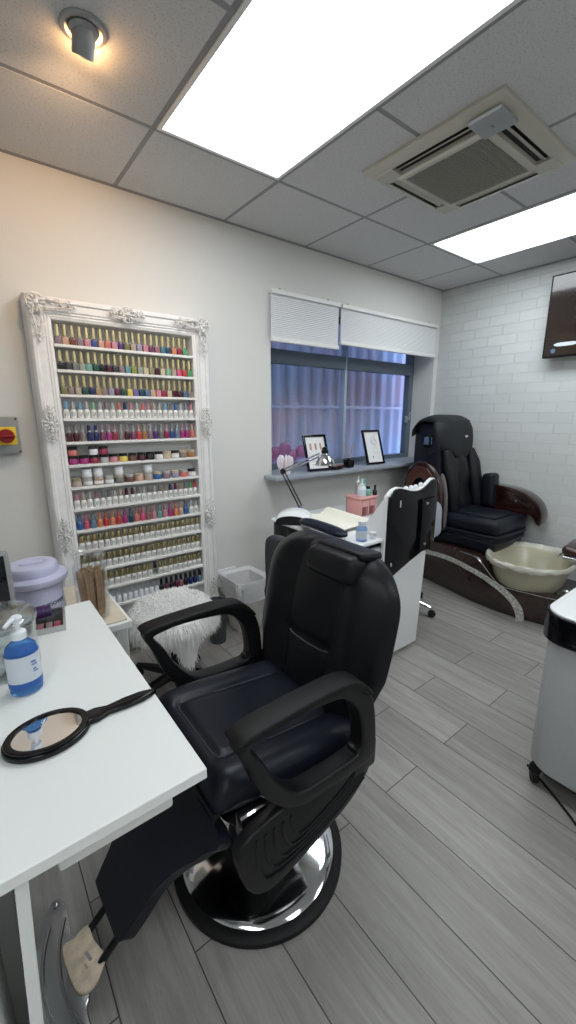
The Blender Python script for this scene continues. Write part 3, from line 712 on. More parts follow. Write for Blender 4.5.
def sidetable():
    t = thing('side_table', 'low side table with pale beige top beyond the white desk', 'side table', (.06, 1.72, 0))
    b = bm_new(); box2(b, (-.30, 1.49, .585), (.405, 1.98, .612), .002, 1); part('frame_top', b, M['white'], t)
    b = bm_new(); box2(b, (-.29, 1.505, .611), (.393, 1.97, .620), .002, 1); part('table_top', b, M['beige'], t, label='pale beige top surface')
    for x in (-.27, .35):
        for y in (1.51, 1.93):
            b = bm_new(); box2(b, (x, y, 0), (x+.04, y+.04, .585), .002, 1); part('leg', b, M['white'], t)
    b = bm_new(); box2(b, (-.27, 1.52, .20), (.38, 1.96, .215), .002, 1); part('lower_shelf', b, M['white'], t)
    b = bm_new(); box2(b, (-.23, 1.515, .50), (.35, 1.53, .585), .001, 1); part('apron', b, M['white'], t)
sidetable()

def tub():
    c = (.125, 1.665, .6203)
    t = thing('remover_tub', 'lavender plastic tub with stepped round lid on the side table', 'tub', c)
    b = bm_new(); lathe(b, [(0, 0), (.091, 0), (.095, .004), (.086, .160), (.082, .165), (0, .165)], c, 40); part('tub_body', b, M['lavender'], t)
    b = bm_new(); lathe(b, [(0, .163), (.092, .163), (.106, .168), (.111, .178), (.109, .190), (.098, .197), (.083, .199), (.084, .222), (.078, .232), (.060, .238), (.044, .237), (.036, .232), (.0, .231)], c, 48)
    lid = part('lid', b, M['lavender'], t)
    b = bm_new(); box(b, (c[0]+.0, c[1], c[2]+.234), (.070, .018, .008), .003); part('lid_grip', b, M['lavender'], lid)
    # text wrapped on the body facing the camera
    b = text_bm('remover', .030); ang0 = -PI/2+.50
    for v in b.verts:
        a = ang0+v.co.x/.090; r = .0895+v.co.z+.0008
        v.co = Vector((c[0]+r*math.cos(a), c[1]+r*math.sin(a), c[2]+.098+v.co.y))
    part('lettering', b, M['dark'], t, label='black lettering', smoothed=False)
tub()

def stick_jar():
    c = (.300, 1.60, .6203)
    t = thing('glass_jar', 'tall clear glass jar packed with flat wooden sticks', 'jar', c)
    b = bm_new(); lathe(b, [(0, 0), (.056, 0), (.058, .004), (.058, .205), (.050, .222), (.050, .235), (.056, .240), (.056, .247), (.047, .247), (.047, .222), (.0555, .202), (.0555, .006), (0, .006)], c, 8*4)
    part('jar_wall', b, M['glass'], t)
    b = bm_new(); lathe(b, [(0, 0), (.050, 0), (.057, .006), (.057, .012), (.03, .02), (.012, .026), (.010, .034), (.014, .042), (.008, .052), (0, .054)], (c[0], c[1], c[2]+.2475), 32); part('lid', b, M['glass'], t)
    rnd = random.Random(4); pts = []
    me = None
    tries = 0
    while len(pts) < 46 and tries < 6000:
        tries += 1; r = .046*math.sqrt(rnd.random()); a = rnd.random()*2*PI; p = (r*math.cos(a), r*math.sin(a))
        if all((p[0]-q[0])**2+(p[1]-q[1])**2 > .0088**2 for q in pts): pts.append(p)
    b = bm_new(); prism(b, [(-.0045, 0), (.0045, 0), (.0045, .196), (.003, .20), (-.003, .20), (-.0045, .196)], 'y', -.0008, .0008); me = finish('wooden_stick', b, M['wood_stick'])
    for p in pts:
        o = bpy.data.objects.new('wooden_stick', me); COL.objects.link(o); h = rnd.uniform(0, .012)
        o.location = (c[0]+p[0]*.8, c[1]+p[1]*.8, c[2]+.0075); o.rotation_euler = (rnd.uniform(-.035, .035)-p[1]*1.2, rnd.uniform(-.03, .03)+p[0]*1.2, 0)
        o.rotation_euler = (-p[1]*.9+rnd.uniform(-.02, .02), p[0]*.9+rnd.uniform(-.02, .02), rnd.uniform(-.8, .8)); o.scale = (1.1, 1, .88+h*5)
        tag(o, 'flat pale wooden stick standing in the clear glass jar', 'wooden stick', 'wooden sticks in the glass jar')
stick_jar()

def speaker():
    t = thing('monitor_screen', 'dark upright screen with grey rim at the left edge of the desk', 'screen', (-.10, 1.41, .75))
    b = bm_new(); box2(b, (-.34, 1.40, .765), (.053, 1.428, .985), .012, 3); part('casing', b, M['grey_box'], t)
    b = bm_new(); box2(b, (-.328, 1.397, .777), (.040, 1.402, .973), .002); part('screen', b, M['black_gloss'], t, label='black glossy face')
    b = bm_new(); box2(b, (-.22, 1.36, .7505), (-.07, 1.45, .767), .004); part('stand', b, M['grey_box'], t)
speaker()

def tray():
    t = thing('palette_tray', 'small black tray with pale rim on the desk by the tub', 'tray', (.125, 1.36, .7503), -.15)
    def P_(bm): bmesh.ops.transform(bm, matrix=rmat(t), verts=bm.verts[:]); return bm
    b = bm_new(); ring_prism(b, [(-.045, -.075), (.045, -.075), (.045, .075), (-.045, .075)], [(-.038, -.068), (.038, -.068), (.038, .068), (-.038, .068)], 'z', 0, .016, .001); part('rim', b, M['steel'], t, world=False)
    b = bm_new(); box2(b, (-.038, -.068, 0), (.038, .068, .006)); part('tray_base', b, M['black_gloss'], t, world=False)
    for k, c in enumerate(('rose', 'taupe', 'crimson')):
        b = bm_new(); box2(b, (-.030+.022*k, -.055, .006), (-.012+.022*k, -.015, .0085), .001); part('colour_pan', b, cmat(C[c]), t, world=False)
tray()
b = bm_new(); lathe(b, [(0, 0), (.017, 0), (.019, .002), (.019, .030), (.017, .032), (.017, .050), (0, .050)], (.086, 1.372, .787), 20, (0, PI/2, -.15))
solo('purple_roll', b, M['purple'], 'dark purple roll lying across the back of the small tray', 'roll', (.1, 1.372, .767))

def pump_bottle():
    c = (.033, 1.028, .7503)
    t = thing('pump_bottle', 'clear pump bottle of blue liquid with printed label near the hand mirror', 'bottle', c, 0)
    b = bm_new(); lathe(b, [(0, 0), (.027, 0), (.032, .004), (.033, .010), (.033, .100), (.030, .116), (.020, .126), (.014, .130), (.014, .136), (0, .136)], c, 32, sx=1.0, sy=.8); part('bottle_body', b, M['blue_liquid'], t)
    b = bm_new(); lathe(b, [(.0334, .030), (.0336, .030), (.0336, .098), (.0334, .098)], c, 32, sx=1.0, sy=.8); part('label', b, M['label_white'], t, label='pale blue printed label')
    b = bm_new(); lathe(b, [(.0338, .020), (.0341, .020), (.0341, .034), (.0338, .034)], c, 32, sx=1, sy=.8)
    lathe(b, [(.0338, .098), (.0341, .098), (.0341, .101), (.0338, .101)], c, 32, sx=1, sy=.8); part('label_band', b, M['blue_print'], t, label='dark blue band')
    # small blue print on the right of the label, wrapped
    b = bm_new()
    for zz, a0, a1, hh in ((.080, .42, .72, .004), (.073, .46, .80, .003), (.062, .50, .70, .002), (.056, .50, .82, .002)):
        for k in range(7):
            p_ = -PI/2+a0+(a1-a0)*k/6; r_ = .0341
            box(b, (c[0]+r_*math.cos(p_), c[1]+.8*r_*math.sin(p_), c[2]+zz+.0008*math.sin(k*2.1)), (.0012, .0006, hh), rot=(0, 0, p_+PI/2))
    part('faint_print', b, M['blue_print'], t, smoothed=False)
    b = bm_new(); lathe(b, [(0, .134), (.0155, .134), (.0155, .150), (.012, .153), (.0055, .154), (.0055, .172), (.011, .174), (.012, .184), (.008, .188), (0, .188)], c, 24)
    tube(b, [(c[0], c[1], c[2]+.182), (c[0]-.012, c[1]-.012, c[2]+.183), (c[0]-.024, c[1]-.024, c[2]+.176)], [.006, .0055, .004], 10); part('pump', b, M['pale_cap'], t)
pump_bottle()
def clear_jar():
    c = (-.005, 1.165, .7503)
    t = thing('cotton_jar', 'wide round clear jar holding white pads behind the blue pump bottle', 'jar', c)
    b = bm_new(); lathe(b, [(0, 0), (.080, 0), (.084, .005), (.084, .128), (.0805, .128), (.0805, .006), (0, .006)], c, 40); part('jar_wall', b, M['jar_acrylic'], t)
    b = bm_new(); lathe(b, [(.086, .122), (.088, .124), (.088, .138), (.080, .146), (.05, .150), (.018, .152), (.014, .160), (.02, .170), (.014, .180), (0, .182), (0, .178), (.012, .168), (.01, .15), (.05, .147), (.078, .142), (.085, .136)], c, 40); part('lid', b, M['jar_acrylic'], t)
    rnd = random.Random(3)
    for k in range(9):
        p = bm_new(); cyl(p, (0, 0, 0), .027, .012, 20, bev=.004)
        a = rnd.random()*6.28; r = (.035, .044, .040)[k//3]; a = 2.1*(k % 3)+.6*(k//3)
        e = Euler((rnd.uniform(-.12, .12), rnd.uniform(-.12, .12), 0)).to_matrix().to_4x4()
        bmesh.ops.transform(p, matrix=Matrix.Translation((c[0]+r*math.cos(a), c[1]+r*math.sin(a), c[2]+.016+.020*(k//3))) @ e, verts=p.verts[:])
        solo('cotton_pad', p, M['paper'], 'round white cotton pad lying inside the wide clear jar', 'cotton pad', (c[0]+r*math.cos(a), c[1]+r*math.sin(a), c[2]+.012), 'cotton pads in the clear jar')
clear_jar()
def hand_mirror():
    t = thing('hand_mirror', 'black oval hand mirror with long handle lying on the desk', 'mirror', (.05, .845, .7503), 0)
    cx_, cy_ = .048, .836
    def outline(rx, ry, handle=True, hw=.009, L=.213):
        pts = []
        for i in range(40):
            a = .30+(2*PI-.60)*i/39; pts.append((cx_+rx*math.cos(a), cy_+ry*math.sin(a)))
        if handle:
            pts += [(cx_+rx+.012, cy_-hw*1.3), (cx_+rx+.035, cy_-hw*.75), (cx_+rx+.07, cy_-hw), (cx_+rx+.105, cy_-hw*.95), (cx_+L-.012, cy_-hw*.55), (cx_+L, cy_), (cx_+L-.012, cy_+hw*.55), (cx_+rx+.105, cy_+hw*.95), (cx_+rx+.07, cy_+hw), (cx_+rx+.035, cy_+hw*.75), (cx_+rx+.012, cy_+hw*1.3)]
        return pts
    b = bm_new(); prism(b, outline(.078, .062, True, .0150, .217), 'z', .7505, .763, .004, 3); part('mirror_frame', b, M['black_gloss'], t)
    b = bm_new(); ring_prism(b, [(cx_+.074*math.cos(a), cy_+.058*math.sin(a)) for a in [2*PI*i/48 for i in range(48)]], [(cx_+.061*math.cos(a), cy_+.047*math.sin(a)) for a in [2*PI*i/48 for i in range(48)]], 'z', .7625, .7675, .0015); part('raised_rim', b, M['black_gloss'], t)
    b = bm_new(); prism(b, [(cx_+.0615*math.cos(a), cy_+.0475*math.sin(a)) for a in [2*PI*i/48 for i in range(48)]], 'z', .763, .7648); part('mirror_glass', b, M['mirror'], t, label='silver mirror glass')
    return t
hm = hand_mirror()

# ------------------------------------------------------------------ barber chair (local frame: front = -X, origin on floor under the column)
def barber():
    t = thing('barber_chair', 'black leather barber chair on a round chrome base at the desk', 'barber chair', (.57, .895, 0), 0)
    def pt(n, b, m, **k): return part(n, b, m, t, world=False, **k)
    b = bm_new(); lathe(b, [(0, 0), (.262, 0), (.269, .006), (.269, .022), (.258, .030), (.243, .030), (.243, .012), (0, .012)], n=72); pt('rubber_ring', b, M['black_rubber'], label='black rubber rim')
    b = bm_new(); lathe(b, [(0, .012), (.243, .012), (.245, .026), (.236, .034), (.21, .040), (.15, .056), (.10, .066), (.07, .070), (0, .070)], n=72); pt('base_plate', b, M['chrome'], label='chrome domed base')
    b = bm_new(); lathe(b, [(0, .065), (.098, .065), (.094, .078), (.072, .09), (.066, .30), (0, .30)], n=32); pt('pump_column', b, M['black_plastic'])
    b = bm_new()    # moulded shroud beneath the seat
    prism(b, [(-.20, .40), (-.13, .30), (-.05, .25), (.12, .25), (.19, .32), (.20, .42)], 'y', -.17, .17, .02, 3); pt('seat_shroud', b, M['black_plastic'])
    # seat: crowned cushion with grooved centre panel
    x0, x1, y0, y1 = -.250, .235, -.222, .235; zt = .530
    def top(u, v, off=0):
        a, c = 2*u-1, 2*v-1
        ex = (1-abs(a)**8)**.5 if abs(a) < 1 else 0; ey = (1-abs(c)**8)**.5 if abs(c) < 1 else 0
        z = zt-.028*a-.050*(1-ex*ey)
        z -= .010*math.exp(-((abs(c)-.56)/.035)**2)*(1 if a > -.72 else 0)
        z -= .010*math.exp(-((a+.74)/.04)**2)*(1 if abs(c) < .56 else 0)
        z += .012*math.exp(-((abs(c)-.80)/.16)**2) - .010*math.exp(-((a-.2)/.5)**2)*(abs(c) < .56)
        if a < -.75: z -= .035*((-.75-a)/.25)**2
        return z
    b = bm_new(); nu, nv = 48, 44; tt = bmesh.new()
    def XY(u, v):
        a, c = 2*u-1, 2*v-1
        w = 1-.06*max(0, -a)**3
        return (x0+x1)/2+(x1-x0)/2*a, (y0+y1)/2+(y1-y0)/2*c*w
    V = [[tt.verts.new((*XY(i/(nu-1), j/(nv-1)), top(i/(nu-1), j/(nv-1)))) for j in range(nv)] for i in range(nu)]
    for i in range(nu-1):
        for j in range(nv-1): tt.faces.new((V[i][j], V[i+1][j], V[i+1][j+1], V[i][j+1]))
    border = [V[i][0] for i in range(nu)]+[V[-1][j] for j in range(1, nv)]+[V[i][-1] for i in range(nu-2, -1, -1)]+[V[0][j] for j in range(nv-2, 0, -1)]
    lv = [tt.verts.new((v.co.x, v.co.y, .470-v.co.x*.12)) for v in border]; n = len(border)
    lv2 = [tt.verts.new((v.co.x*.94, v.co.y*.92, .445-v.co.x*.10)) for v in border]
    for i in range(n): tt.faces.new((border[i], lv[i], lv[(i+1) % n], border[(i+1) % n])); tt.faces.new((lv[i], lv2[i], lv2[(i+1) % n], lv[(i+1) % n]))
    tt.faces.new(lv2); bmesh.ops.recalc_face_normals(tt, faces=tt.faces[:]); bm_add(b, tt)
    seat = pt('seat', b, M['leather2'], angle=60)
    b = bm_new()
    for s in (-1, 1):
        for o_ in (.0,):
            tube(b, [(XY(u, .5+s*.28)[0], XY(u, .5+s*.28)[1], top(u, .5+s*.28)+.0006) for u in [.14+.82*k/20 for k in range(21)]], .0012, 4)
    tube(b, [(XY(.13, v)[0], XY(.13, v)[1], top(.13, v)+.0006) for v in [.22+.56*k/12 for k in range(13)]], .0012, 4)
    part('seat_stitching', b, M['stitch'], seat, world=False)
    # backrest: lofted rings along the height, bolsters at the sides
    def back_ring(s):
        z = .445+.530*s
        hw = .274+.024*math.sin(min(1, s/.6)*PI*.5)
        if s > .66: q = (s-.66)/.34; hw *= math.sqrt(max(0.0, 1-(q**2.6)*.78))
        if s < .35: hw *= .84+.457*s
        lean = .185+.115*s
        th = .115
        endk = min(1, s/.07, (1-s)/.055); endk = math.sin(max(.0, endk)*PI/2)
        pts = []
        N = 40
        for k in range(N+1):
            u = -1+2*k/N
            edge = (1-abs(u)**5)**.5 if abs(u) < 1 else 0
            bulge = .030*math.exp(-((abs(u)-.66)/.20)**2)
            cen = .012*math.exp(-(u/.33)**2)*(1 if s < .42 else 1)
            gro = .010*math.exp(-((abs(u)-.36)/.045)**2)
            gz = .012*math.exp(-((s-.40)/.03)**2)*(1 if abs(u) < .36 else 0)
            fx = lean+.045-(.045*edge+bulge+cen-gro-gz)*(.35+.65*endk)
            pts.append((fx, .038+hw*u, z))
        for k in range(N+1):
            u = 1-2*k/N; edge = (1-abs(u)**4)**.5 if abs(u) < 1 else 0
            pts.append((lean+.048+.034*edge*(.3+.7*endk), .038+hw*u, z))
        return pts
    b = bm_new(); S_ = [0, .01, .03, .06]+[.06+.88*i/30 for i in range(1, 30)]+[.95, .97, .985, .995, 1.0]
    loft(b, [back_ring(s) for s in S_]); bk = pt('backrest', b, M['leather'], angle=70)
    b = bm_new(); tube(b, [(back_ring(.38)[20+int(round(u*20))][0]-.004, (.038+.29*u), .445+.530*.38) for u in [-.33+.66*k/12 for k in range(13)]], .0024, 5); part('back_stitching', b, M['stitch'], bk, world=False)
    # headrest pad hugging the top
    b = bm_new(); box(b, (.266, -.048, .930), (.080, .200, .088), .028, 5, (0, math.radians(14), 0)); pt('headrest', b, M['leather'], angle=70)
    b = bm_new(); box(b, (.322, -.050, .966), (.095, .195, .026), .012, 4, (0, math.radians(8), 0)); pt('headrest_back', b, M['leather'], angle=70)
    for s in (-1, 1):
        b = bm_new(); box(b, (.362, s*.05-.048, .945), (.010, .022, .05), .003); pt('headrest_strut', b, M['chrome'])
    # arms
    for s in (-1, 1):
        yc = s*.272
        out = smooth([(-.200, .738), (-.10, .743), (.05, .741), (.12, .720), (.172, .66), (.192, .56), (.188, .475), (.13, .462), (0, .466), (-.09, .485), (-.165, .56), (-.205, .66), (-.228, .715)], 5)
        inn = smooth([(-.188, .716), (-.10, .724), (.03, .712), (.080, .690), (.122, .635), (.138, .56), (.132, .512), (.09, .506), (0, .508), (-.075, .522), (-.135, .590), (-.170, .66), (-.198, .702)], 5)
        b = bm_new(); ring_prism(b, out, inn, 'y', yc-.026, yc+.026, .009); arm = pt('armrest', b, M['black_plastic'], angle=50)
        b = bm_new(); box2(b, (-.235, yc-.031, .738), (-.03, yc+.031, .757), .009, 3); 
        prof = smooth([(-.224, .728), (-.213, .744), (-.10, .750), (.05, .748), (.118, .730), (.166, .68), (.15, .675), (.10, .712), (.04, .730), (-.1, .730)], 3)
        b.free(); b = bm_new(); prism(b, prof, 'y', yc-.031, yc+.031, .006); part('arm_pad', b, M['black_rubber'], arm, world=False, angle=50)
        # side plate with V ribs
        y_out = yc+s*.012; y_in = yc-s*.022
        b = bm_new(); prism(b, smooth([(.195, .47), (.182, .41), (.12, .355), (.03, .32), (-.07, .29), (-.145, .278), (-.195, .305), (-.222, .37), (-.222, .46), (-.10, .488), (0, .475), (.1, .47)], 3), 'y', min(y_in, y_out), max(y_in, y_out), .006)
        sp = pt('side_plate', b, M['black_plastic'], angle=50)
        b = bm_new()
        for k in range(5):
            d = .016*k
            tube(b, smooth([(-.185+d*1.5, y_out+s*.001, .455), (-.180+d*1.5, y_out+s*.001, .36+d), (-.13+d*1.2, y_out+s*.001, .315+d), (.03+d*.5, y_out+s*.001, .345+d), (.165, y_out+s*.001, .405+d*.9)], 5, False), .0035, 5)
        part('ribs', b, M['black_plastic'], sp, world=False)
        b = bm_new(); box(b, (-.16, yc-s*.05, .44), (.07, .03, .06), .006); pt('chrome_bracket', b, M['chrome'], label='chrome bracket under the seat')
        b = bm_new(); box2(b, (.12, yc-.02, .43), (.205, yc+.02, .52), .01); pt('back_hinge', b, M['black_plastic'])
    # leg rest pad, folded down in front
    import mathutils
    def lp(a, w):   # a = distance down the pad, w = across
        return (-.228-.212*a/.345*1.0, w, .445-.310*a/.345)
    nrm = Vector((-.310, 0, .212)).normalized()
    outl = smooth([(0, -.205), (0, .205), (.08, .20), (.17, .155), (.26, .118), (.34, .105), (.352, .09), (.345, -.03), (.338, -.08), (.30, -.095), (.25, -.105), (.20, -.115), (.13, -.15), (.06, -.20)], 4)
    outl = [(max(0, a), w) for a, w in outl]
    def solid(off0, off1, sc=1.0):
        tt = bmesh.new()
        A = [tt.verts.new(Vector(lp(a, w*sc))+nrm*off0) for a, w in outl]; B = [tt.verts.new(Vector(lp(a, w*sc))+nrm*off1) for a, w in outl]; n = len(A)
        tt.faces.new(A); tt.faces.new(B[::-1])
        for i in range(n): tt.faces.new((A[i], B[i], B[(i+1) % n], A[(i+1) % n]))
        bmesh.ops.recalc_face_normals(tt, faces=tt.faces[:]); return tt
    tt = solid(-.016, .018)
    b = bm_new(); bm_add(b, tt); pt('leg_rest', b, M['leather2'])
    for w in (-.035, .055):
        b = bm_new(); tube(b, [Vector(lp(.20, w))-nrm*.028, Vector(lp(.33, w))-nrm*.028, (-.500, w-.02, .080)], .009, 8); pt('footrest_bar', b, M['black_plastic'])
    # cast aluminium footplate, crescent shaped
    import bmesh as _b
    outer = smooth([(-.535, .195), (-.565, .155), (-.588, .09), (-.598, .0), (-.588, -.09), (-.565, -.155), (-.535, -.195), (-.512, -.178), (-.508, -.13), (-.510, -.085), (-.500, -.06), (-.500, .06), (-.510, .085), (-.508, .13), (-.512, .178)], 4)
    b = bm_new(); prism(b, outer, 'z', .092, .106, .004, 3)
    # two raised curved ribs
    for r_, zz in ((-.583, .107), (-.548, .108)):
        tube(b, smooth([(r_+.030, .13, zz), (r_+.008, .07, zz), (r_, 0, zz), (r_+.008, -.07, zz), (r_+.030, -.13, zz)], 6, False), .004, 6)
    ell(b, (-.530, .178, .108), (.008, .008, .006), 12, 6); ell(b, (-.530, -.178, .108), (.008, .008, .006), 12, 6)
    bmesh.ops.translate(b, vec=(-.022, -.03, -.020), verts=b.verts[:]); fp = pt('footplate', b, M['alu'], label='polished crescent footplate')
    b = bm_new(); prism(b, smooth([(-.528, .062), (-.500, .066), (-.468, .075), (-.462, .03), (-.448, -.018), (-.470, -.05), (-.492, -.062), (-.515, -.05), (-.526, 0)], 3), 'z', .104, .113, .002); bmesh.ops.translate(b, vec=(-.028, -.03, -.020), verts=b.verts[:]); part('tan_plate', b, M['tan'], fp, world=False, label='tan centre plate')  # mottled tan plate set on the middle of the footplate
    b = bm_new(); box(b, (-.475, .005, .1133), (.007, .026, .0006), rot=(0, 0, .25)); box(b, (-.484, -.012, .1133), (.004, .012, .0006), rot=(0, 0, .25)); bmesh.ops.translate(b, vec=(-.034, -.03, -.020), verts=b.verts[:]); part('plate_marks', b, M['grey_box'], fp, world=False)  # two short grey marks on the tan plate
barber()

# ------------------------------------------------------------------ white fluffy stool
def stool():
    cx_, cy_ = .675, 1.79
    t = thing('fluffy_stool', 'white furry covered stool on black castors below the ornate frame', 'stool', (cx_, cy_, 0))
    rnd = random.Random(11)
    b = bm_new(); lathe(b, [(0, .425), (.14, .425), (.155, .435), (.160, .46), (.13, .475), (0, .48)], (cx_, cy_, 0), 32); part('seat', b, M['black_plastic'], t)
    b = bm_new()
    def surf(th, r):     # dome with drooping skirt
        R_ = .175
        if r <= 1: return Vector((R_*r*math.cos(th), R_*r*math.sin(th), .505-.045*r**4)), Vector((.35*r*math.cos(th), .35*r*math.sin(th), 1)).normalized()
        k = r-1; return Vector(((R_+.02)*math.cos(th), (R_+.02)*math.sin(th), .46-.10*k)), Vector((math.cos(th), math.sin(th), -.25)).normalized()
    lathe(b, [(0, .508), (.10, .504), (.165, .485), (.192, .460), (.195, .43), (.19, .42), (.18, .42)], (cx_, cy_, 0), 40)
    tt = bmesh.new()
    for k in range(16000):
        th = rnd.random()*2*PI; r = math.sqrt(rnd.random())*1.25 if k % 3 else 1+rnd.random()*.45
        p, nrm = surf(th, r); L = rnd.uniform(.026, .050); out = Vector((math.cos(th), math.sin(th), 0))
        d = (nrm*.45+Vector((rnd.gauss(0, .5), rnd.gauss(0, .5), rnd.gauss(0, .12)))+out*(.5 if r < 1 else .2)).normalized()
        if r > 1: d = (d+Vector((0, 0, -1.0))).normalized(); L *= 1.3
        side = d.cross(Vector((rnd.gauss(0, 1), rnd.gauss(0, 1), rnd.gauss(0, 1)))).normalized()*.0015
        p = p+Vector((cx_, cy_, 0)); mid = p+d*L*.55; tip = p+d*L*.9+Vector((0, 0, -L*.45))
        a0 = tt.verts.new(p-side); a1 = tt.verts.new(p+side); m0 = tt.verts.new(mid-side*.8); m1 = tt.verts.new(mid+side*.8); tp = tt.verts.new(tip)
        tt.faces.new((a0, a1, m1, m0)); tt.faces.new((m0, m1, tp))
    # long tufts hanging toward the front
    for k in range(1500):
        th = rnd.gauss(-1.62, .17); x = cx_+.19*math.cos(th); y = cy_+.19*math.sin(th); z = .43-rnd.random()*.07
        L = rnd.uniform(.05, .13)*math.exp(-((th+1.62)/.22)**2)+.02; p = Vector((x, y, z)); d = Vector((.12*math.cos(th)+rnd.gauss(0, .12), .12*math.sin(th)+rnd.gauss(0, .06), -1)).normalized()
        side = Vector((math.sin(th), -math.cos(th), 0))*.0026
        a0 = tt.verts.new(p-side); a1 = tt.verts.new(p+side); m0 = tt.verts.new(p+d*L*.6-side*.8); m1 = tt.verts.new(p+d*L*.6+side*.8); tp = tt.verts.new(p+d*L)
        tt.faces.new((a0, a1, m1, m0)); tt.faces.new((m0, m1, tp))
    bm_add(b, tt); part('fur_cover', b, M['fur'], t, label='shaggy white fur cover', smoothed=True)
    b = bm_new(); cyl(b, (cx_, cy_, .26), .02, .30, 16); cyl(b, (cx_, cy_, .13), .032, .10, 20); part('gas_column', b, M['black_plastic'], t)
    for k in range(5):
        a = .75+2*PI*k/5; b = bm_new(); dx, dy = math.cos(a), math.sin(a)
        tube(b, [(cx_+dx*.02, cy_+dy*.02, .115), (cx_+dx*.14, cy_+dy*.14, .095), (cx_+dx*.27, cy_+dy*.27, .072)], [.026, .022, .015], 8); lg = part('leg', b, M['black_plastic'], t)
        b = bm_new(); cyl(b, (cx_+dx*.27, cy_+dy*.27, .0285), .028, .018, 20, (PI/2, 0, a+.8), .004); cyl(b, (cx_+dx*.27, cy_+dy*.27, .055), .010, .035, 12); part('castor', b, M['black_plastic'], lg)
stool()

# ------------------------------------------------------------------ bins
def white_bin():
    t = thing('waste_bin', 'white plastic waste bin with clear liner under the wall socket', 'bin', (1.29, 2.15, 0))
    b = bm_new(); rings = []
    def rr(x0, x1, y0, y1, z, r=.03, n=5):
        pts = []
        for cx_, cy_, a0 in ((x1-r, y1-r, 0), (x0+r, y1-r, PI/2), (x0+r, y0+r, PI), (x1-r, y0+r, 1.5*PI)):
            for k in range(n+1): a = a0+PI/2*k/n; pts.append((cx_+r*math.cos(a), cy_+r*math.sin(a), z))
        return pts
    loft(b, [rr(1.215, 1.395, 2.09, 2.25, 0), rr(1.185, 1.405, 2.04, 2.27, .33), rr(1.175, 1.415, 2.03, 2.28, .335), rr(1.175, 1.415, 2.03, 2.28, .352), rr(1.19, 1.40, 2.045, 2.265, .352), rr(1.22, 1.38, 2.10, 2.24, .02)])
    part('bin_body', b, M['binwhite'], t)
    b = bm_new(); rnd = random.Random(2)
    def jig(pts, s): return [(x+rnd.uniform(-s, s), y+rnd.uniform(-s, s), z+rnd.uniform(-s, s)) for x, y, z in pts]
    loft(b, [rr(1.21, 1.38, 2.07, 2.24, .25, n=8), rr(1.20, 1.39, 2.055, 2.255, .35, n=8), jig(rr(1.172, 1.422, 2.022, 2.288, .362, n=8), .003), jig(rr(1.170, 1.43, 2.012, 2.294, .33, n=8), .008), jig(rr(1.172, 1.432, 2.008, 2.298, .27, n=8), .010), jig(rr(1.174, 1.43, 2.01, 2.296, .235, n=8), .014)], cap=False)
    part('liner', b, M['bag'], t, label='crumpled clear bin liner')
    t.location.x += .014
white_bin()
b = bm_new(); lathe(b, [(0, 0), (.048, 0), (.062, .262), (.064, .262), (.064, .268), (.057, .268), (.046, .01), (0, .01)], (1.075, 2.10, 0), 32)
solo('small_bin', b, M['bindark'], 'small dark grey round bin between the stool and the white bin', 'bin', (1.075, 2.10, 0))

# ------------------------------------------------------------------ client chair behind the barber chair
def client_chair():
    cx_, cy_ = 1.00, 1.62
    t = thing('client_chair', 'low charcoal padded chair mostly hidden behind the black barber chair', 'chair', (cx_, cy_, 0), math.radians(-8))
    def pt(n, b, m, **k): return part(n, b, m, t, world=False, **k)
    b = bm_new(); prism(b, smooth([(-.20, .42), (.20, .42), (.222, .55), (.225, .72), (.20, .775), (.12, .79), (-.12, .79), (-.20, .775), (-.225, .72), (-.222, .55)], 4), 'x', -.22, -.165, .02, 4); pt('backrest', b, M['fabric_dark'])
    b = bm_new(); box(b, (.02, 0, .43), (.40, .42, .08), .03, 4); pt('seat', b, M['fabric_dark'])
    for sx, sy in ((-.20, -.18), (-.20, .18), (.15, -.18), (.15, .18)):
        b = bm_new(); tube(b, [(sx, sy, 0), (sx*.93, sy*.95, .40)], .012, 10); pt('leg', b, M['black_plastic'])
    return t
cc_ = client_chair(); cc_.location = (1.36, 1.45, 0); cc_.rotation_euler = (0, 0, math.radians(4))

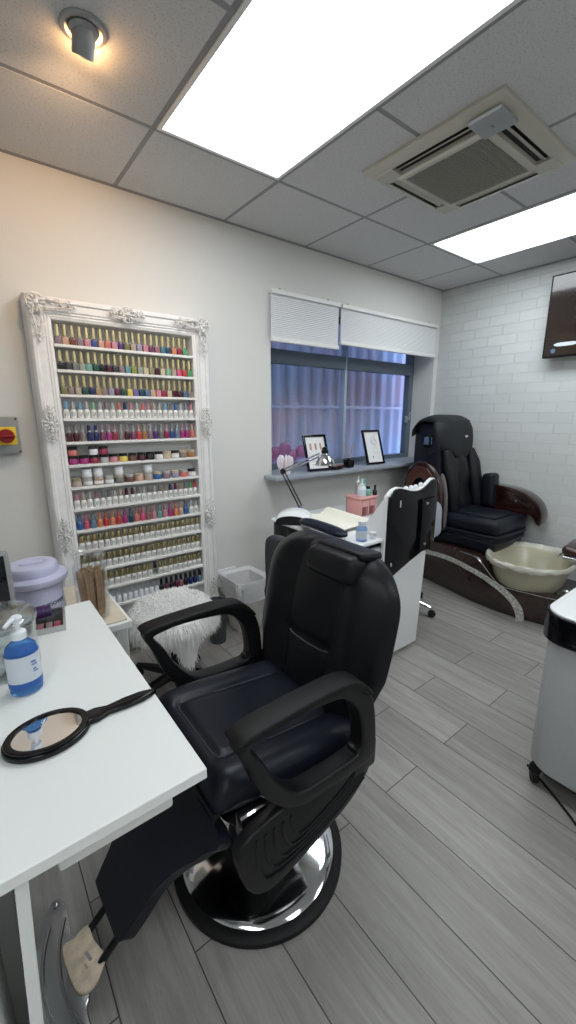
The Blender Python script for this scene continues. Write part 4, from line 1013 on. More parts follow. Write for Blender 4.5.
# ------------------------------------------------------------------ nail desk
DX0, DX1, DY0, DY1 = 1.415, 2.06, 1.30, 2.03
def nail_desk():
    t = thing('nail_station', 'white and black nail station desk under the window', 'desk', ((DX0+DX1)/2, 1.7, 0))
    def rrect(x0, x1, y0, y1, r, n=6):
        pts = []
        for cx_, cy_, a0 in ((x1-r, y1-r, 0), (x0+r, y1-r, PI/2), (x0+r, y0+r, PI), (x1-r, y0+r, 1.5*PI)):
            for k in range(n+1): a = a0+PI/2*k/n; pts.append((cx_+r*math.cos(a), cy_+r*math.sin(a)))
        return pts
    b = bm_new(); prism(b, rrect(DX0, DX1, DY0, DY1, .05), 'z', .735, .750, .003); part('desktop', b, M['white_gloss'], t)
    b = bm_new(); prism(b, rrect(DX0+.012, DX1-.01, 1.66, DY1-.01, .045), 'z', .64, .734, .004); dr = part('drawer', b, M['black_gloss'], t, label='black gloss drawer block')
    b = bm_new(); box2(b, (DX0+.03, 1.34, .70), (DX1-.03, 1.70, .734), .003); part('underframe', b, M['black_gloss'], t)
    b = bm_new(); box2(b, (DX0+.16, DY1-.05, 0.02), (DX1-.02, DY1-.02, .64), .003); part('end_panel', b, M['white_gloss'], t)
    b = bm_new(); prism(b, [(1.60, .03), (2.005, .03), (2.045, .70), (1.58, .70)], 'y', 1.318, 1.348, .003); part('end_panel', b, M['white_gloss'], t)
    # tall screen board with wavy top: white core and black gloss face
    wave = [(1.622, .50), (1.622, .93), (1.636, .975), (1.668, 1.003), (1.71, 1.012), (1.76, 1.003), (1.82, .988), (1.88, .984), (1.93, .995), (1.97, 1.015), (2.005, 1.032), (2.03, 1.028), (2.045, 1.0)]
    top = smooth(wave, 4, False); poly = top+[(2.048, .80), (2.044, .655), (1.83, .585), (1.70, .537)]
    b = bm_new(); prism(b, poly, 'y', 1.292, 1.314, .002); sb = part('screen_board', b, M['white_gloss'], t, label='white edged board with wavy top')
    face = [(x+(.010 if x < 1.66 else 0), z-.006 if z > .9 else z) for x, z in poly]
    b = bm_new(); prism(b, [(max(1.629, x), z) for x, z in face], 'y', 1.284, 1.2925, .001); bf = part('black_face', b, M['black_gloss'], sb, label='glossy black outer face')
    b = bm_new(); box2(b, (1.90, 1.268, .63), (2.035, 1.286, .93), .006); part('side_column', b, M['black_gloss'], sb)
    for x, z in ((1.935, .905), (1.935, .675)):
        k = bm_new(); cyl(k, (x, 1.264, z), .007, .006, 14, (PI/2, 0, 0)); part('knob', k, M['steel'], sb)
    for x, z, h in ((1.722, .925, .035), (1.672, .605, .02)):
        k = bm_new(); box2(k, (x, 1.280, z-h/2), (x+.005, 1.285, z+h/2), .001); part('mark', k, M['paper'], sb)
    # small white knobs along the wave
    for x in (1.80, 1.845, 1.885, 1.93):
        k = bm_new(); ell(k, (x, 1.312, .991+.15*max(0, x-1.88)), (.014, .014, .016), 10, 7); part('bead', k, M['white_gloss'], sb)
    b = bm_new(); prism(b, smooth([(1.315, .7505), (1.315, .94), (1.345, .92), (1.39, .86), (1.44, .80), (1.485, .7505)], 4, False), 'x', 1.632, 1.642, .001); part('side_wing', b, M['white_gloss'], t, label='white sloping side wing')
nail_desk()

def desk_lamp():
    Z = .7506
    t = thing('desk_lamp', 'chrome swing arm lamp leaning over the nail station', 'lamp', (1.655, 2.012, Z))
    b = bm_new(); cyl(b, (1.655, 2.008, Z+.012), .022, .024, 20, bev=.003); cyl(b, (1.655, 2.008, Z+.035), .009, .03, 12); part('clamp_base', b, M['chrome'], t)
    B = Vector((1.655, 2.008, Z+.045)); E_ = Vector((1.598, 2.12, 1.015)); H = Vector((1.835, 2.03, 1.115))
    for k, (p, q) in enumerate(((B, E_), (E_, H))):
        b = bm_new(); d = (q-p).normalized(); s = Vector((0, 1, 0)) if k else Vector((.3, 1, 0)).normalized(); s = (s-d*s.dot(d)).normalized()
        u = d.cross(s)
        tube(b, [p+u*.010, q+u*.010], .0048, 8); tube(b, [p-u*.010, q-u*.010], .0048, 8)
        a = part('arm', b, M['chrome'] if k else M['black_plastic'], t)
        b = bm_new(); n = 60; base = p+d*.02; L = .09
        tube(b, [base+d*(L*i/n)+u*.004*math.cos(i*1.3)+s*.004*math.sin(i*1.3) for i in range(n+1)], .0012, 4); part('spring', b, M['steel'], a)
    b = bm_new(); cyl(b, E_, .014, .03, 16, (PI/2, 0, 0), .003); cyl(b, E_+Vector((0, 0, 0)), .020, .012, 16, (PI/2, 0, 0), .002); part('elbow_joint', b, M['black_plastic'], t)
    hc = Vector((1.865, 2.01, 1.085)); ax = Vector((.02, -.05, -1)).normalized(); rot = (-ax).to_track_quat('Z', 'Y').to_euler()
    b = bm_new(); lathe(b, [(.0, .045), (.020, .045), (.024, .030), (.040, .018), (.058, -.008), (.066, -.035), (.064, -.036), (.055, -.01), (.036, .012), (0, .02)], hc, 32, rot); part('lamp_head', b, M['chrome'], t)
    b = bm_new(); lathe(b, [(0, .040), (.023, .040), (.024, .060), (.018, .064), (.018, .078), (.010, .082), (0, .082)], hc, 20, rot); part('lamp_holder', b, M['black_plastic'], t)
    b = bm_new(); ell(b, hc+ax*.012, (.020, .020, .022), 14, 9); part('bulb', b, M['paper'], t)
desk_lamp()
def uv_lamp():
    c = (1.492, 1.865, .7506)
    t = thing('nail_dryer', 'white rounded nail dryer with black open mouth on the station corner', 'nail lamp', c, math.radians(-48))
    def shell(f):
        pts = []
        return pts
    b = bm_new(); tt = bmesh.new(); n = 28; m = 14; rows = []
    for j in range(m+1):
        v = j/m; y = -.11+.22*v
        h = .085*(math.sin(PI*min(1, .18+.82*v*.95)))**.45 if v < 1 else .03
        h = .085*(1-(2*v-1)**4*.35); w = .125*(1-.25*abs(2*v-1)**3)
        rows.append([tt.verts.new((w*math.cos(PI*i/n), y, max(0, h*math.sin(PI*i/n)**.7))) for i in range(n+1)])
    for a, c2 in zip(rows, rows[1:]):
        for i in range(n): tt.faces.new((a[i], a[i+1], c2[i+1], c2[i]))
    tt.faces.new(rows[-1]); bmesh.ops.recalc_face_normals(tt, faces=tt.faces[:]); bm_add(b, tt)
    part('shell', b, M['white_gloss'], t, world=False, label='glossy white shell')
    b = bm_new(); tt = bmesh.new(); rows = []
    for v, s in ((0, .90), (.5, .86), (.95, .6)):
        y = -.1095+.22*v; rows.append([tt.verts.new((.112*s*math.cos(PI*i/n), y+.002, max(.001, .058*s*math.sin(PI*i/n)**.6)) ) for i in range(n+1)])
    for a, c2 in zip(rows, rows[1:]):
        for i in range(n): tt.faces.new((a[i], a[i+1], c2[i+1], c2[i]))
    tt.faces.new(rows[-1]); bm_add(b, tt)
    prof = [(.112*math.cos(PI*i/n), .060*math.sin(PI*i/n)**.6) for i in range(n+1)]; prism(b, [(x, max(.001, z)) for x, z in prof], 'y', -.112, -.108)
    part('opening', b, M['dark'], t, world=False, label='dark open mouth')
uv_lamp()
bpy.data.objects['nail_dryer'].scale = (.86, .86, .9)
def arm_cushion():
    t = thing('hand_cushion', 'navy padded hand rest along the edge of the nail station', 'hand rest', (1.435, 1.56, .7506), math.radians(-4))
    b = bm_new(); rings = []
    for k in range(17):
        u = -1+2*k/16; y = .19*u; s = (1-abs(u)**6)**.5 if abs(u) < 1 else .25; s = max(s, .25)
        rings.append([(.045*s*math.cos(a), y, .022+.022*(1-.3*u*u)+.022*s*math.sin(a)) for a in [2*PI*i/18 for i in range(18)]])
    loft(b, rings); part('pad', b, M['navy'], t, world=False, angle=60)
    for y in (-.14, .14):
        b = bm_new(); box2(b, (-.03, y-.012, 0), (.03, y+.012, .028), .003); part('foot', b, M['steel'], t, world=False)
arm_cushion()
def towel():
    b = bm_new(); N = 22; tt = bmesh.new(); A = []
    rows = []
    for i in range(N+1):
        u = i/N
        x = -.145+.29*u; z = .012+.040*math.exp(-((u-.78)/.18)**2)+.020*math.exp(-((u-.2)/.25)**2)
        rows.append((x, z))
    prof = rows+[(x, max(.001, z-.010)) for x, z in rows[::-1]]
    prism(b, prof, 'y', -.165, .165, .002)
    for v in b.verts: v.co.z += .012*math.sin(v.co.y*14)*(1 if v.co.z > .02 else 0)
    bmesh.ops.transform(b, matrix=Matrix.Translation((1.665, 1.672, .7506)) @ Matrix.Rotation(.05, 4, 'Z'), verts=b.verts[:])
    solo('cream_towel', b, M['cream_towel'], 'folded cream towel lying open on the nail station', 'towel', (1.665, 1.672, .7506))
    b = bm_new(); box(b, (1.60, 1.965, .766), (.06, .045, .03), .004, rot=(0, 0, .3)); box(b, (1.62, 1.975, .79), (.012, .03, .03), .003, rot=(.3, 0, .3))
    solo('blue_clip_box', b, mat('deep_blue', (.02, .035, .30), .3), 'small deep blue box between the nail dryer and cream towel', 'box', (1.60, 1.965, .7506))
towel()
def small_bottle(c, r, h, body, cap, label, caph=.02, capr=None, name='bottle', lab=None, nozzle=False):
    t = thing(name, label, 'bottle', c)
    b = bm_new(); lathe(b, [(0, 0), (r*.92, 0), (r, .003), (r, h*.80), (r*.8, h*.90), (r*.45, h*.95), (r*.45, h), (0, h)], c, 24); part('bottle_body', b, body, t)
    cr = capr or r*.55; b = bm_new()
    if nozzle: lathe(b, [(0, h), (cr, h), (cr, h+.008), (cr*.35, h+.014), (cr*.18, h+caph), (0, h+caph)], c, 16)
    else: lathe(b, [(0, h-.002), (cr, h-.002), (cr, h+caph-.002), (cr*.8, h+caph), (0, h+caph)], c, 18)
    part('cap', b, cap, t)
    if lab:
        b = bm_new(); lathe(b, [(r+.0003, h*.2), (r+.0006, h*.2), (r+.0006, h*.68), (r+.0003, h*.68)], c, 24); part('label', b, lab, t)
    return t
small_bottle((1.515, 1.352, .7506), .028, .082, M['pale_blue_liquid'], M['pale_cap'], 'squat clear bottle of blue liquid in front of the black screen board', .022, .018, lab=M['label_white'])
small_bottle((1.590, 1.345, .7506), .020, .030, M['clearplastic'], M['pale_cap'], 'tiny clear pot beside the white edge of the screen board', .006, .018, 'pot')
# pink organiser with bottles
def organizer():
    t = thing('pink_organizer', 'pink plastic drawer organiser on the nail station below the window', 'organiser', (1.95, 1.75, .7506))
    z = .7506
    b = bm_new(); box2(b, (1.880, 1.69, z), (1.892, 1.82, z+.115), .003); box2(b, (1.944, 1.69, z), (1.956, 1.82, z+.115), .003); box2(b, (2.012, 1.69, z), (2.024, 1.82, z+.115), .003); box2(b, (1.880, 1.81, z), (2.024, 1.82, z+.115), .002); part('frame', b, M['pink'], t)
    b = bm_new(); box2(b, (1.872, 1.68, z+.110), (2.034, 1.83, z+.122), .003); part('top_tray', b, M['pink'], t)
    b = bm_new(); box2(b, (1.892, 1.688, z+.062), (1.944, 1.80, z+.105), .003); part('drawer', b, M['pink'], t)
    b = bm_new(); box2(b, (1.958, 1.688, z+.062), (2.010, 1.80, z+.105), .003); part('drawer', b, M['pink'], t)
organizer()
zt = .7506+.1225
small_bottle((1.918, 1.725, zt), .026, .070, M['pale_cap'], M['white_gloss'], 'milky white bottle with pointed nozzle on the pink organiser', .040, .014, 'bottle', M['label_white'], True)
small_bottle((1.955, 1.790, zt), .022, .075, M['clearplastic'], M['white_gloss'], 'clear bottle with narrow white nozzle behind the milky bottle', .045, .012, 'bottle', None, True)
small_bottle((1.978, 1.728, zt), .020, .045, M['green'], M['blackcap'], 'small mint green bottle with black cap on the pink organiser', .014, .014)
small_bottle((2.004, 1.795, zt), .022, .070, M['green'], M['green'], 'taller mint green bottle at the back of the pink organiser', .025, .016)
small_bottle((2.022, 1.708, zt), .014, .035, cmat(C['black']), M['blackcap'], 'little black bottle at the right corner of the pink organiser', .03, .007)
small_bottle((2.02, 1.60, .7506), .016, .040, cmat(C['black']), M['blackcap'], 'black polish bottle on the station in front of the pink organiser', .035, .009)
small_bottle((1.965, 1.58, .7506), .016, .045, M['clearplastic'], M['blackcap'], 'clear polish bottle with black cap beside the organiser', .03, .009)

# technician chair behind the station
def tech_chair():
    cx_, cy_ = 2.34, 1.72
    t = thing('technician_chair', 'light grey chair on chrome castor legs behind the nail station', 'chair', (cx_, cy_, 0), 0)
    def pt(n, b, m, **k): return part(n, b, m, t, world=False, **k)
    b = bm_new(); lathe(b, [(0, .44), (.17, .44), (.19, .455), (.19, .49), (.16, .51), (0, .515)], n=32); pt('seat', b, M['grey_chair'])
    b = bm_new(); N = 14; rings = []
    prof = smooth([(-.15, .56), (.15, .56), (.175, .66), (.15, .78), (0, .83), (-.15, .78), (-.175, .66)], 4)
    prism(b, prof, 'y', -.2, -.165, .012, 3); pt('backrest', b, M['grey_chair'])
    b = bm_new(); tube(b, smooth([(0, -.08, .44), (0, -.19, .46), (0, -.215, .55), (0, -.20, .66)], 5, False), .011, 8); pt('back_bar', b, M['chrome'])
    b = bm_new(); cyl(b, (0, 0, .27), .022, .36, 20); pt('gas_column', b, M['chrome'])
    for k in range(5):
        a = -1.35+2*PI*k/5; dx, dy = math.cos(a), math.sin(a)
        b = bm_new(); tube(b, [(dx*.02, dy*.02, .11), (dx*.25, dy*.25, .065)], [.016, .010], 8); lg = pt('leg', b, M['chrome'])
        b = bm_new(); cyl(b, (dx*.26, dy*.26, .0265), .026, .030, 20, (PI/2, 0, a+.5), .006); part('castor', b, M['black_plastic'], lg, world=False)
tech_chair()

# ------------------------------------------------------------------ things on the window sill
SZ = .9655
def photo_frame(c, rz, w, h, label, kind):
    t = thing('picture_frame', label, 'picture frame', (c[0], c[1]-.03, SZ), rz)
    tilt = Matrix.Rotation(-.32, 4, 'X')
    def pt(n, b, m, par=t, **k):
        bmesh.ops.transform(b, matrix=Matrix.Translation((0, 0, .004)) @ tilt, verts=b.verts[:]); return part(n, b, m, par, world=False, **k)
    o = [(-w/2, 0), (w/2, 0), (w/2, h), (-w/2, h)]; f = .017; i_ = [(-w/2+f, f), (w/2-f, f), (w/2-f, h-f), (-w/2+f, h-f)]
    b = bm_new(); ring_prism(b, o, i_, 'y', -.008, .008, .0015); pt('frame', b, M['black_gloss'])
    b = bm_new(); box2(b, (-w/2+f, 0, f), (w/2-f, .004, h-f)); pr_ = pt('print', b, M['paper'])
    b = bm_new()
    if kind == 0:
        for k in range(3):
            x = -.045+.045*k; box2(b, (x-.009, -.0012, h*.58), (x+.009, -.0003, h*.76), .0004)
        pt('printed_nails', b, M['pink'] if False else mat('print_tone', (.50, .30, .22), .7), pr_)
        b = bm_new()
        for k in range(4): box2(b, (-.05, -.0010, h*.42-.022*k), (.05-.012*(k % 2), -.0003, h*.42-.022*k+.004))
        pt('printed_lines', b, mat('print_grey', (.45, .45, .46), .7), pr_)
    else:
        rnd = random.Random(6)
        for k in range(5):
            cx_, cz = rnd.uniform(-.03, .03), h*.58+rnd.uniform(-.05, .05); pts = [(cx_+rnd.uniform(.015, .035)*math.cos(a), -.0008, cz+rnd.uniform(.02, .035)*math.sin(a)) for a in [2*PI*i/9 for i in range(9)]]
            tube(b, smooth(pts, 3), .0009, 4, True)
        pt('line_drawing', b, mat('print_grey2', (.40, .40, .42), .7), pr_)
        b = bm_new(); tube(b, [(-.018, -.0008, h*.25), (-.018, -.0008, h*.17)], .0018, 5); tube(b, [(-.024, -.0008, h*.22), (-.010, -.0008, h*.23)], .0018, 5); pt('printed_mark', b, M['dark'], pr_)
    bl = Vector((0, .004+.02, .18)); b = bm_new(); tube(b, [(0, .068, .17), (0, .12, .006)], .006, 6); part('easel_leg', b, M['black_plastic'], t, world=False)
photo_frame((2.04, 2.285), math.radians(-6), .205, .272, 'black picture frame with three nail swatches behind the chrome lamp', 0)
photo_frame((2.70, 2.31), math.radians(-4), .200, .292, 'black picture frame with a faint line drawing near the massage chair', 1)
def diffuser():
    c = (2.375, 2.285, SZ)
    t = thing('reed_diffuser', 'black glass reed diffuser on the sill between two picture frames', 'diffuser', c)
    b = bm_new(); box2(b, (c[0]-.032, c[1]-.032, SZ), (c[0]+.032, c[1]+.032, SZ+.062), .008, 3); cyl(b, (c[0], c[1], SZ+.068), .013, .016, 16); part('bottle_body', b, M['black_gloss'], t)
    b = bm_new(); cyl(b, (c[0], c[1], SZ+.078), .014, .006, 16); part('neck', b, M['tan'], t)
    for k in range(7):
        a = 2*PI*k/7+.3; b = bm_new(); tube(b, [(c[0]+.004*math.cos(a), c[1]+.004*math.sin(a), SZ+.075), (c[0]+.055*math.cos(a), c[1]+.035*math.sin(a), SZ+.205-.01*(k % 3))], .0018, 5); part('reed', b, M['wood_reed'], t)
diffuser()
b = bm_new(); lathe(b, [(0, 0), (.055, 0), (.080, .022), (.082, .026), (.076, .026), (.053, .006), (0, .006)], (2.215, 2.265, SZ), 32, sx=1.1, sy=.6)
solo('shallow_dish', b, M['black_gloss'], 'shallow dark dish on the sill beside the reed diffuser', 'dish', (2.215, 2.265, SZ))
rnd = random.Random(9)
for k in range(9):
    a = k*2.4; r = .011*math.sqrt(k)*1.25; b = bm_new(); x, y = 2.215+r*1.5*math.cos(a), 2.265+r*.75*math.sin(a)
    ell(b, (x, y, SZ+.021+.005*(k % 3)), (.015, .012, .011), 10, 7, (0, 0, a)); col = ('rose', 'cream', 'mauve', 'pink', 'brown')[k % 5]
    solo('pebble', b, cmat(C[col], .4), 'small rounded coloured stone heaped in the dish on the sill', 'stone', (x, y, SZ+.012), 'coloured stones in the sill dish')
def petal_thing():
    c = (1.745, 2.29, SZ)
    t = thing('scalloped_holder', 'white and pink scalloped petal holder at the left end of the sill', 'holder', c)
    b = bm_new(); lathe(b, [(0, 0), (.035, 0), (.040, .01), (.036, .035), (0, .04)], c, 20); part('base', b, M['petal'], t)
    for k in range(9):
        a = 2*PI*k/9; r = .028 if k % 2 else .036; b = bm_new(); ell(b, (c[0]+r*math.cos(a), c[1]+r*math.sin(a), SZ+.075+.012*(k % 2)), (.022, .010, .050), 12, 8, (0, .18, a)); part('petal', b, M['petal'], t)
petal_thing()

# ------------------------------------------------------------------ pedicure spa chair
def spa():
    t = thing('pedicure_chair', 'large black pedicure massage chair with dark wood base and cream foot basin', 'massage chair', (3.2, 1.55, 0))
    # plan of the near side: x as a function of y
    def xn(y):
        tab = [(.50, 3.25), (.58, 3.08), (.68, 2.98), (.80, 2.90), (.95, 2.855), (1.10, 2.825), (1.25, 2.81), (1.45, 2.83), (1.65, 2.88), (1.86, 2.93), (2.05, 2.96), (2.26, 2.97)]
        for (a, p), (c, q) in zip(tab, tab[1:]):
            if a <= y <= c: return p+(q-p)*(y-a)/(c-a)
        return tab[0][1] if y < .5 else tab[-1][1]
    def ht(y):
        s = min(1, max(0, (y-1.18)/.26)); s = s*s*(3-2*s); return .215+.155*s
    b = bm_new(); rings = []; ys_ = [.50+1.76*i/44 for i in range(45)]
    for y in ys_:
        x0, h = xn(y), ht(y); x1 = 3.53
        rings.append([(x0+.03, y, 0), (x0, y, .05), (x0-.006, y, h*.6), (x0+.004, y, h-.012), (x0+.018, y, h), (x0+.085, y, h), (x0+.10, y, h if (y > 1.38 or y < .90) else .14), (x1, y, h if (y > 1.38 or y < .90) else .14), (x1, y, 0)])
    loft(b, rings); part('base', b, M['darkwood'], t, label='dark glossy wood base')
    # arch trim
    b = bm_new(); A = []
    tt = bmesh.new(); N = 50; rows = []
    for k in range(N+1):
        a = PI*k/N; r0, r1 = 1.0, .93
        row = []
        for rr_, off in ((1.0, -.002), (1.0, -.016), (.925, -.016), (.925, -.002)):
            y = 1.64-.60*math.cos(PI-a)*rr_ if False else 1.64+.60*math.cos(a)*rr_; z = .292*math.sin(a)**.85*(rr_ if True else 1)
            row.append(tt.verts.new((xn(y)+off-.002, y, max(.001, z-(1-rr_)*.12))))
        rows.append(row)
    for a, c in zip(rows, rows[1:]):
        for i in range(4): tt.faces.new((a[i], a[(i+1) % 4], c[(i+1) % 4], c[i]))
    tt.faces.new(rows[0]); tt.faces.new(rows[-1][::-1]); bmesh.ops.recalc_face_normals(tt, faces=tt.faces[:]); bm_add(b, tt)
    part('arch_trim', b, M['silver_mosaic'], t, label='silver mosaic arch trim')
    b = bm_new(); tube(b, [(xn(y)-.004+(.006 if y > 1.35 else 0), y, ht(y)-.006) for y in [.62+.95*i/30 for i in range(31)]], .0028, 6); part('trim_line', b, M['chrome'], t, label='thin chrome line')
    # basin: translucent cream bowl with wrinkled liner over the rim
    c = Vector((3.08, 1.14, 0)); ax_, ay_ = .355, .255
    def ring(sx, sy, z, n=48, e=.85, jit=0, rn=None, dx=0):
        out = []
        for i in range(n):
            a = 2*PI*i/n; ca, sa = math.cos(a), math.sin(a)
            x = sx*math.copysign(abs(ca)**e, ca); y = sy*math.copysign(abs(sa)**e, sa)
            j = rn.uniform(-jit, jit) if rn else 0
            X = x*.96-y*.20; Y = y+x*.10
            out.append((c.x+X+dx, c.y+Y, z+j+(.012*math.cos(a-2.2))))
        return out
    b = bm_new(); loft(b, [ring(.15, .11, .155), ring(.22, .16, .165), ring(.27, .20, .22), ring(.30, .22, .30), ring(.335, .24, .375), ring(.352, .252, .388), ring(.340, .24, .392), ring(.30, .215, .36), ring(.26, .18, .26), ring(.20, .14, .20)])
    part('basin', b, M['basin'], t, label='cream foot basin')
    rn = random.Random(5)
    b = bm_new(); loft(b, [ring(.285, .205, .33, 64), ring(.325, .232, .385, 64), ring(.345, .25, .402, 64, jit=.004, rn=rn), ring(.362, .258, .402, 64, jit=.004, rn=rn), ring(.370, .264, .388, 64, jit=.005, rn=rn), ring(.366, .262, .370, 64, jit=.008, rn=rn)], cap=False)
    part('basin_liner', b, M['liner'], t, label='crinkled clear liner over the rim')
    # taps on the deck
    for x, y in ((2.925, .845), (2.965, .79)):
        b = bm_new(); cyl(b, (x, y, .235), .018, .04, 16, bev=.004); lathe(b, [(0, .0), (.026, .0), (.030, .008), (.024, .018), (.010, .024), (0, .025)], (x, y, .255), 8); part('tap', b, M['chrome'], t)
    # foot rest pad on chrome bracket
    b = bm_new(); box(b, (3.24, .885, .470), (.30, .20, .065), .03, 4, (.12, 0, .1)); part('foot_rest', b, M['brown_pad'], t, label='brown padded foot rest')
    b = bm_new(); box(b, (3.22, .93, .428), (.26, .09, .03), .008, 3, (0, 0, .1)); cyl(b, (3.26, .84, .32), .03, .20, 20); tube(b, [(3.10, .985, .432), (3.36, 1.01, .432)], .010, 10); part('foot_rest_bracket', b, M['chrome'], t)
    # seat
    b = bm_new(); box2(b, (2.93, 1.35, .36), (3.43, 1.95, .505), .045, 4); part('seat_base', b, M['leather2'], t, angle=60)
    b = bm_new(); box2(b, (2.94, 1.335, .49), (3.42, 1.92, .615), .045, 4); part('seat', b, M['leather2'], t, angle=60)
    for z in (.452, .50):
        b = bm_new(); tube(b, [(2.925, 1.9, z), (2.925, 1.40, z), (2.945, 1.345, z), (3.0, 1.325, z), (3.35, 1.325, z), (3.41, 1.345, z)], .010, 8); part('seat_piping', b, M['leather2'], t)
    b = bm_new(); box2(b, (3.02, 1.40, .605), (3.33, 1.86, .632), .012, 3); part('seat_pad', b, M['leather2'], t, angle=60)
    # backrest: leaning body
    before_ = set(o_.name for o_ in t.children)
    def bring(z, hw, y, th, xc=3.18): return [(xc+hw*math.copysign(abs(math.cos(a))**.5, math.cos(a)), y+th*math.copysign(abs(math.sin(a))**.5, math.sin(a)), z) for a in [2*PI*i/32 for i in range(32)]]
    b = bm_new(); loft(b, [bring(.40, .22, 1.93, .10), bring(.50, .25, 1.92, .13), bring(.75, .265, 1.98, .13), bring(1.0, .255, 2.03, .13), bring(1.18, .24, 2.07, .125), bring(1.29, .21, 2.09, .11), bring(1.335, .15, 2.10, .07)]); part('backrest', b, M['leather2'], t, angle=60)
    # vertical bolsters and creases on the front of the back
    for x in (3.00, 3.36):
        b = bm_new(); loft(b, [[(x+.065*s_*math.cos(a), y+.06*s_*math.sin(a), z) for a in [2*PI*i/16 for i in range(16)]] for z, y, s_ in ((.58, 1.80, .5), (.64, 1.81, .9), (.82, 1.84, 1), (1.0, 1.88, .95), (1.1, 1.91, .5))]); part('side_bolster', b, M['leather'], t, angle=60)
    b = bm_new(); loft(b, [[(3.18+.10*s_*math.cos(a), y+.045*s_*math.sin(a), z) for a in [2*PI*i/16 for i in range(16)]] for z, y, s_ in ((.60, 1.82, .6), (.70, 1.83, 1), (.80, 1.86, .8), (.88, 1.86, 1), (1.02, 1.90, 1), (1.1, 1.93, .6))]); part('lumbar_roll', b, M['leather'], t, angle=60)
    b = bm_new(); box(b, (3.40, 1.72, .76), (.13, .10, .28), .03, 4, (-.08, 0, 0)); part('hip_cushion', b, M['leather2'], t, angle=60)
    # head cover draped over the top
    def hc(u, v):   # u across 0..1, v from back-top over to the front-bottom
        L = [(2.19, 1.24), (2.19, 1.30), (2.15, 1.355), (2.08, 1.375), (2.0, 1.37), (1.935, 1.33), (1.905, 1.26), (1.89, 1.18), (1.875, 1.10), (1.87, 1.03)]
        k = v*(len(L)-1); i = min(len(L)-2, int(k)); f = k-i; y = L[i][0]*(1-f)+L[i+1][0]*f; z = L[i][1]*(1-f)+L[i+1][1]*f
        a = 2*u-1; w = .232 if v < .45 else .232+.035*min(1, (v-.45)/.2)
        if v > .62: q = (v-.62)/.38; w *= math.sqrt(max(0.02, 1-(q**3)*.75))
        dz = -.030*abs(a)**4 if v < .55 else 0
        return Vector((3.18+w*a, y+.05*abs(a)**4*(1 if v > .5 else 0), z+dz+(.035*abs(a)**3 if v > .9 else 0)))
    tt = bmesh.new(); nu, nv = 25, 31
    F = [[tt.verts.new(hc(i/(nu-1), j/(nv-1))) for j in range(nv)] for i in range(nu)]
    G = [[tt.verts.new(hc(i/(nu-1), j/(nv-1))+Vector((0, .022, -.022))) for j in range(nv)] for i in range(nu)]
    for i in range(nu-1):
        for j in range(nv-1): tt.faces.new((F[i][j], F[i+1][j], F[i+1][j+1], F[i][j+1])); tt.faces.new((G[i][j+1], G[i+1][j+1], G[i+1][j], G[i][j]))
    for i in range(nu-1): tt.faces.new((F[i][0], G[i][0], G[i+1][0], F[i+1][0])); tt.faces.new((F[i+1][-1], G[i+1][-1], G[i][-1], F[i][-1]))
    for j in range(nv-1): tt.faces.new((F[0][j+1], G[0][j+1], G[0][j], F[0][j])); tt.faces.new((F[-1][j], G[-1][j], G[-1][j+1], F[-1][j+1]))
    bmesh.ops.recalc_face_normals(tt, faces=tt.faces[:]); b = bm_new(); bm_add(b, tt); cov = part('head_cover', b, mat('black_cloth_cover', (.007, .009, .011), .6, bump=.3, bscale=40), t, angle=80, label='black draped head cover')
    tb_ = text_bm('spa', .034); bmesh.ops.transform(tb_, matrix=Matrix.Translation((3.235, 1.884, 1.205)) @ Euler((PI/2-.1, 0, 0)).to_matrix().to_4x4(), verts=tb_.verts[:]); part('logo_text', tb_, M['paper'], cov, label='small white logo lettering', smoothed=False)
    b = bm_new(); box2(b, (2.895, 2.0, 1.12), (2.925, 2.06, 1.22), .008, 3); rm = part('remote_holder', b, M['black_gloss'], t)
    b = bm_new(); box2(b, (2.91, 1.997, 1.14), (2.93, 1.999, 1.20), 0); box2(b, (2.892, 2.01, 1.14), (2.896, 2.05, 1.20), .001); part('remote_screen', b, M['blue_led'], rm, label='blue-grey display')
    b = bm_new(); tube(b, smooth([(2.905, 2.03, 1.12), (2.90, 2.0, 1.07), (2.90, 1.95, 1.08), (2.93, 1.90, 1.13), (2.95, 1.90, 1.16)], 6, False), .004, 6); part('remote_cable', b, M['black_rubber'], rm)
    b = bm_new(); box2(b, (2.92, 1.93, .42), (2.95, 2.16, 1.22), .012, 3); part('back_side_panel', b, M['leather2'], t)
    for o_ in list(t.children):
        if o_.name not in before_: o_.location = (.035, -.06, 0)
    # near armrest, swung up
    o_ = smooth([(1.745, .46), (1.742, .60), (1.748, .74), (1.775, .86), (1.835, .96), (1.915, 1.01), (2.0, 1.0), (2.065, .94), (2.095, .84), (2.10, .70), (2.095, .56), (2.06, .44), (1.98, .40), (1.84, .40)], 5)
    i_ = smooth([(1.83, .54), (1.826, .62), (1.832, .72), (1.85, .80), (1.88, .865), (1.93, .90), (1.975, .895), (2.01, .86), (2.03, .80), (2.035, .70), (2.03, .60), (2.01, .53), (1.96, .49), (1.88, .49)], 5)
    b = bm_new(); ring_prism(b, o_, i_, 'x', 2.845, 2.905, .014); part('armrest', b, M['mahogany'], t, angle=60, label='mahogany armrest swung upright')
    b = bm_new(); ring_prism(b, [(y+(1.93-y)*.16, z+(.72-z)*.14) for y, z in o_], [(y+(1.93-y)*.14, z+(.70-z)*.10) for y, z in i_], 'x', 2.838, 2.85, .003); part('arm_inlay', b, mat('mahogany_light', (.075, .015, .009), .12, coat=.8), t)
    b = bm_new(); prism(b, [(y+.03, z) for y, z in i_], 'x', 2.875, 2.90, .003); part('arm_panel', b, M['leather2'], t)
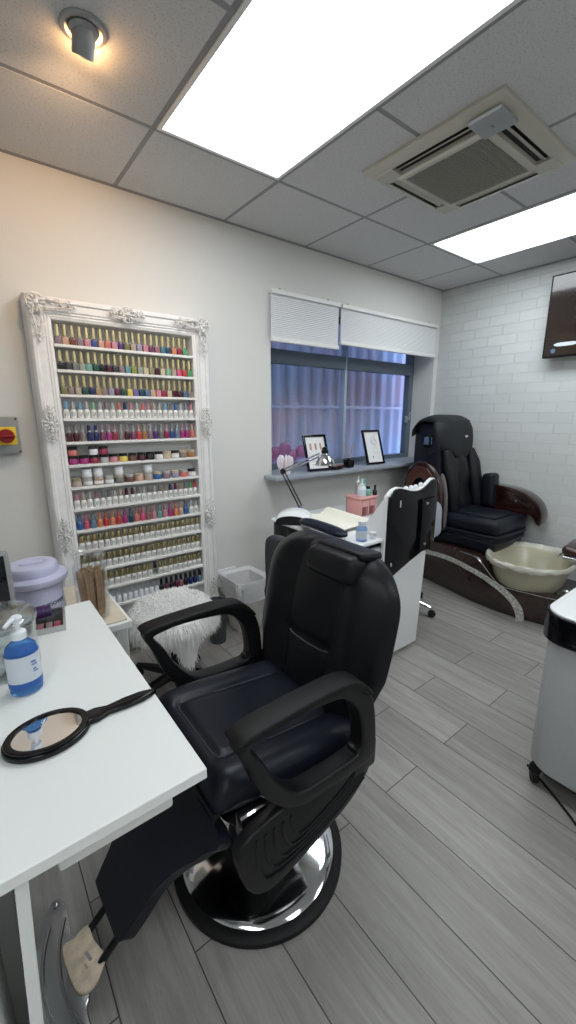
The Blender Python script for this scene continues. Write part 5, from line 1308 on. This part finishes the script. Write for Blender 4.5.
    b = bm_new(); prism(b, smooth([(1.735, .50), (1.738, .74), (1.77, .88), (1.80, .92), (1.80, .80), (1.79, .6), (1.79, .48)], 4), 'x', 2.905, 2.93, .006); part('arm_cap', b, mat('greige_cap', (.16, .145, .14), .4), t)
    # far armrest, swept forward along the wall
    far = smooth([(1.86, .42), (1.90, .74), (1.80, .79), (1.66, .80), (1.51, .795), (1.38, .765), (1.285, .70), (1.245, .62), (1.25, .555), (1.275, .54), (1.30, .575), (1.345, .60), (1.37, .52), (1.40, .43)], 5)
    b = bm_new(); prism(b, far, 'x', 3.43, 3.50, .012, 3); fa = part('armrest', b, M['mahogany'], t, angle=60, label='mahogany armrest by the wall')
    rail = smooth([(1.86, .765), (1.80, .80), (1.66, .812), (1.51, .807), (1.375, .777), (1.275, .708), (1.232, .62), (1.238, .545), (1.262, .55), (1.262, .62), (1.298, .69), (1.385, .745), (1.51, .775), (1.66, .78), (1.80, .768)], 4)
    b = bm_new(); prism(b, rail, 'x', 3.405, 3.525, .010, 3); part('arm_rail', b, M['mahogany'], fa, angle=60)
    b = bm_new(); cyl(b, (3.427, 1.44, .70), .010, .006, 12, (0, PI/2, 0)); part('arm_button', b, M['chrome'], fa)
spa()

# ------------------------------------------------------------------ white trolley at the right edge
def trolley():
    t = thing('salon_trolley', 'white trolley with black rim and white top at the right edge', 'trolley', (1.73, .27, 0))
    def rr(x0, x1, y0, y1, r, z=None, n=8):
        pts = []
        for cx_, cy_, a0 in ((x1-r, y1-r, 0), (x0+r, y1-r, PI/2), (x0+r, y0+r, PI), (x1-r, y0+r, 1.5*PI)):
            for k in range(n+1):
                a = a0+PI/2*k/n; p = (cx_+r*math.cos(a), cy_+r*math.sin(a)); pts.append(p if z is None else (*p, z))
        return pts
    b = bm_new(); loft(b, [rr(1.515, 1.98, .03, .488, .09, .085), rr(1.505, 1.985, .025, .492, .09, .10), rr(1.49, 1.99, .015, .488, .085, .635)]); part('trolley_body', b, mat('trolley_white', (.56, .58, .60), .4, var=.04, vscale=300), t)
    b = bm_new(); ring_prism(b, rr(1.462, 2.0, .0, .497, .085), rr(1.485, 1.98, .02, .477, .07), 'z', .622, .722, .006); part('rim', b, M['black_gloss'], t, label='black gloss rim')
    b = bm_new(); prism(b, rr(1.470, 1.992, .008, .489, .08), 'z', .716, .728, .004); tp = part('top', b, M['white_gloss'], t)
    b = bm_new()
    for x, y in ((1.60, .40), (1.60, .352), (1.70, .41)): lathe(b, [(0, 0), (.010, 0), (.009, .0016), (0, .0018)], (x, y, .728), 16)
    part('rubber_stop', b, M['black_rubber'], tp)
    b = bm_new(); box2(b, (1.55, .06, .06), (1.95, .46, .087), .01, 3); part('chassis', b, M['black_plastic'], t)
    for x, y in ((1.545, .455), (1.93, .455), (1.545, .06), (1.93, .06)):
        b = bm_new(); cyl(b, (x, y, .028), .0275, .024, 20, (PI/2, 0, .6), .005); box(b, (x, y, .060), (.03, .04, .03), .006); part('castor', b, M['black_rubber'], t)
trolley()
b = bm_new(); tube(b, smooth([(1.60, .50, .005), (1.545, .40, .005), (1.50, .33, .005), (1.45, .25, .005), (1.42, .12, .005), (1.5, -.2, .005), (1.7, -.6, .005)], 8, False), .0045, 8)
solo('power_cord', b, M['black_rubber'], 'thin black cord trailing over the planks under the white trolley', 'cord', (1.5, .33, 0))

# ------------------------------------------------------------------ world, camera, view
w = bpy.data.worlds.new('dusk'); scene.world = w; w.use_nodes = True
w.node_tree.nodes['Background'].inputs[0].default_value = (.46, .62, 1.0, 1); w.node_tree.nodes['Background'].inputs[1].default_value = 3.2
cam = bpy.data.cameras.new('camera'); co = bpy.data.objects.new('camera', cam); COL.objects.link(co); scene.camera = co
cam.sensor_fit = 'VERTICAL'; cam.sensor_height = 24; cam.lens = 24*411.7/1024; cam.clip_start = .02
co.location = (0, 0, 1.37); co.rotation_euler = (PI/2-.2311, 0, -.6583)
vs = scene.view_settings; vs.view_transform = 'Standard'; vs.look = 'None'; vs.gamma = 1; vs.exposure = 0; vs.use_curve_mapping = False
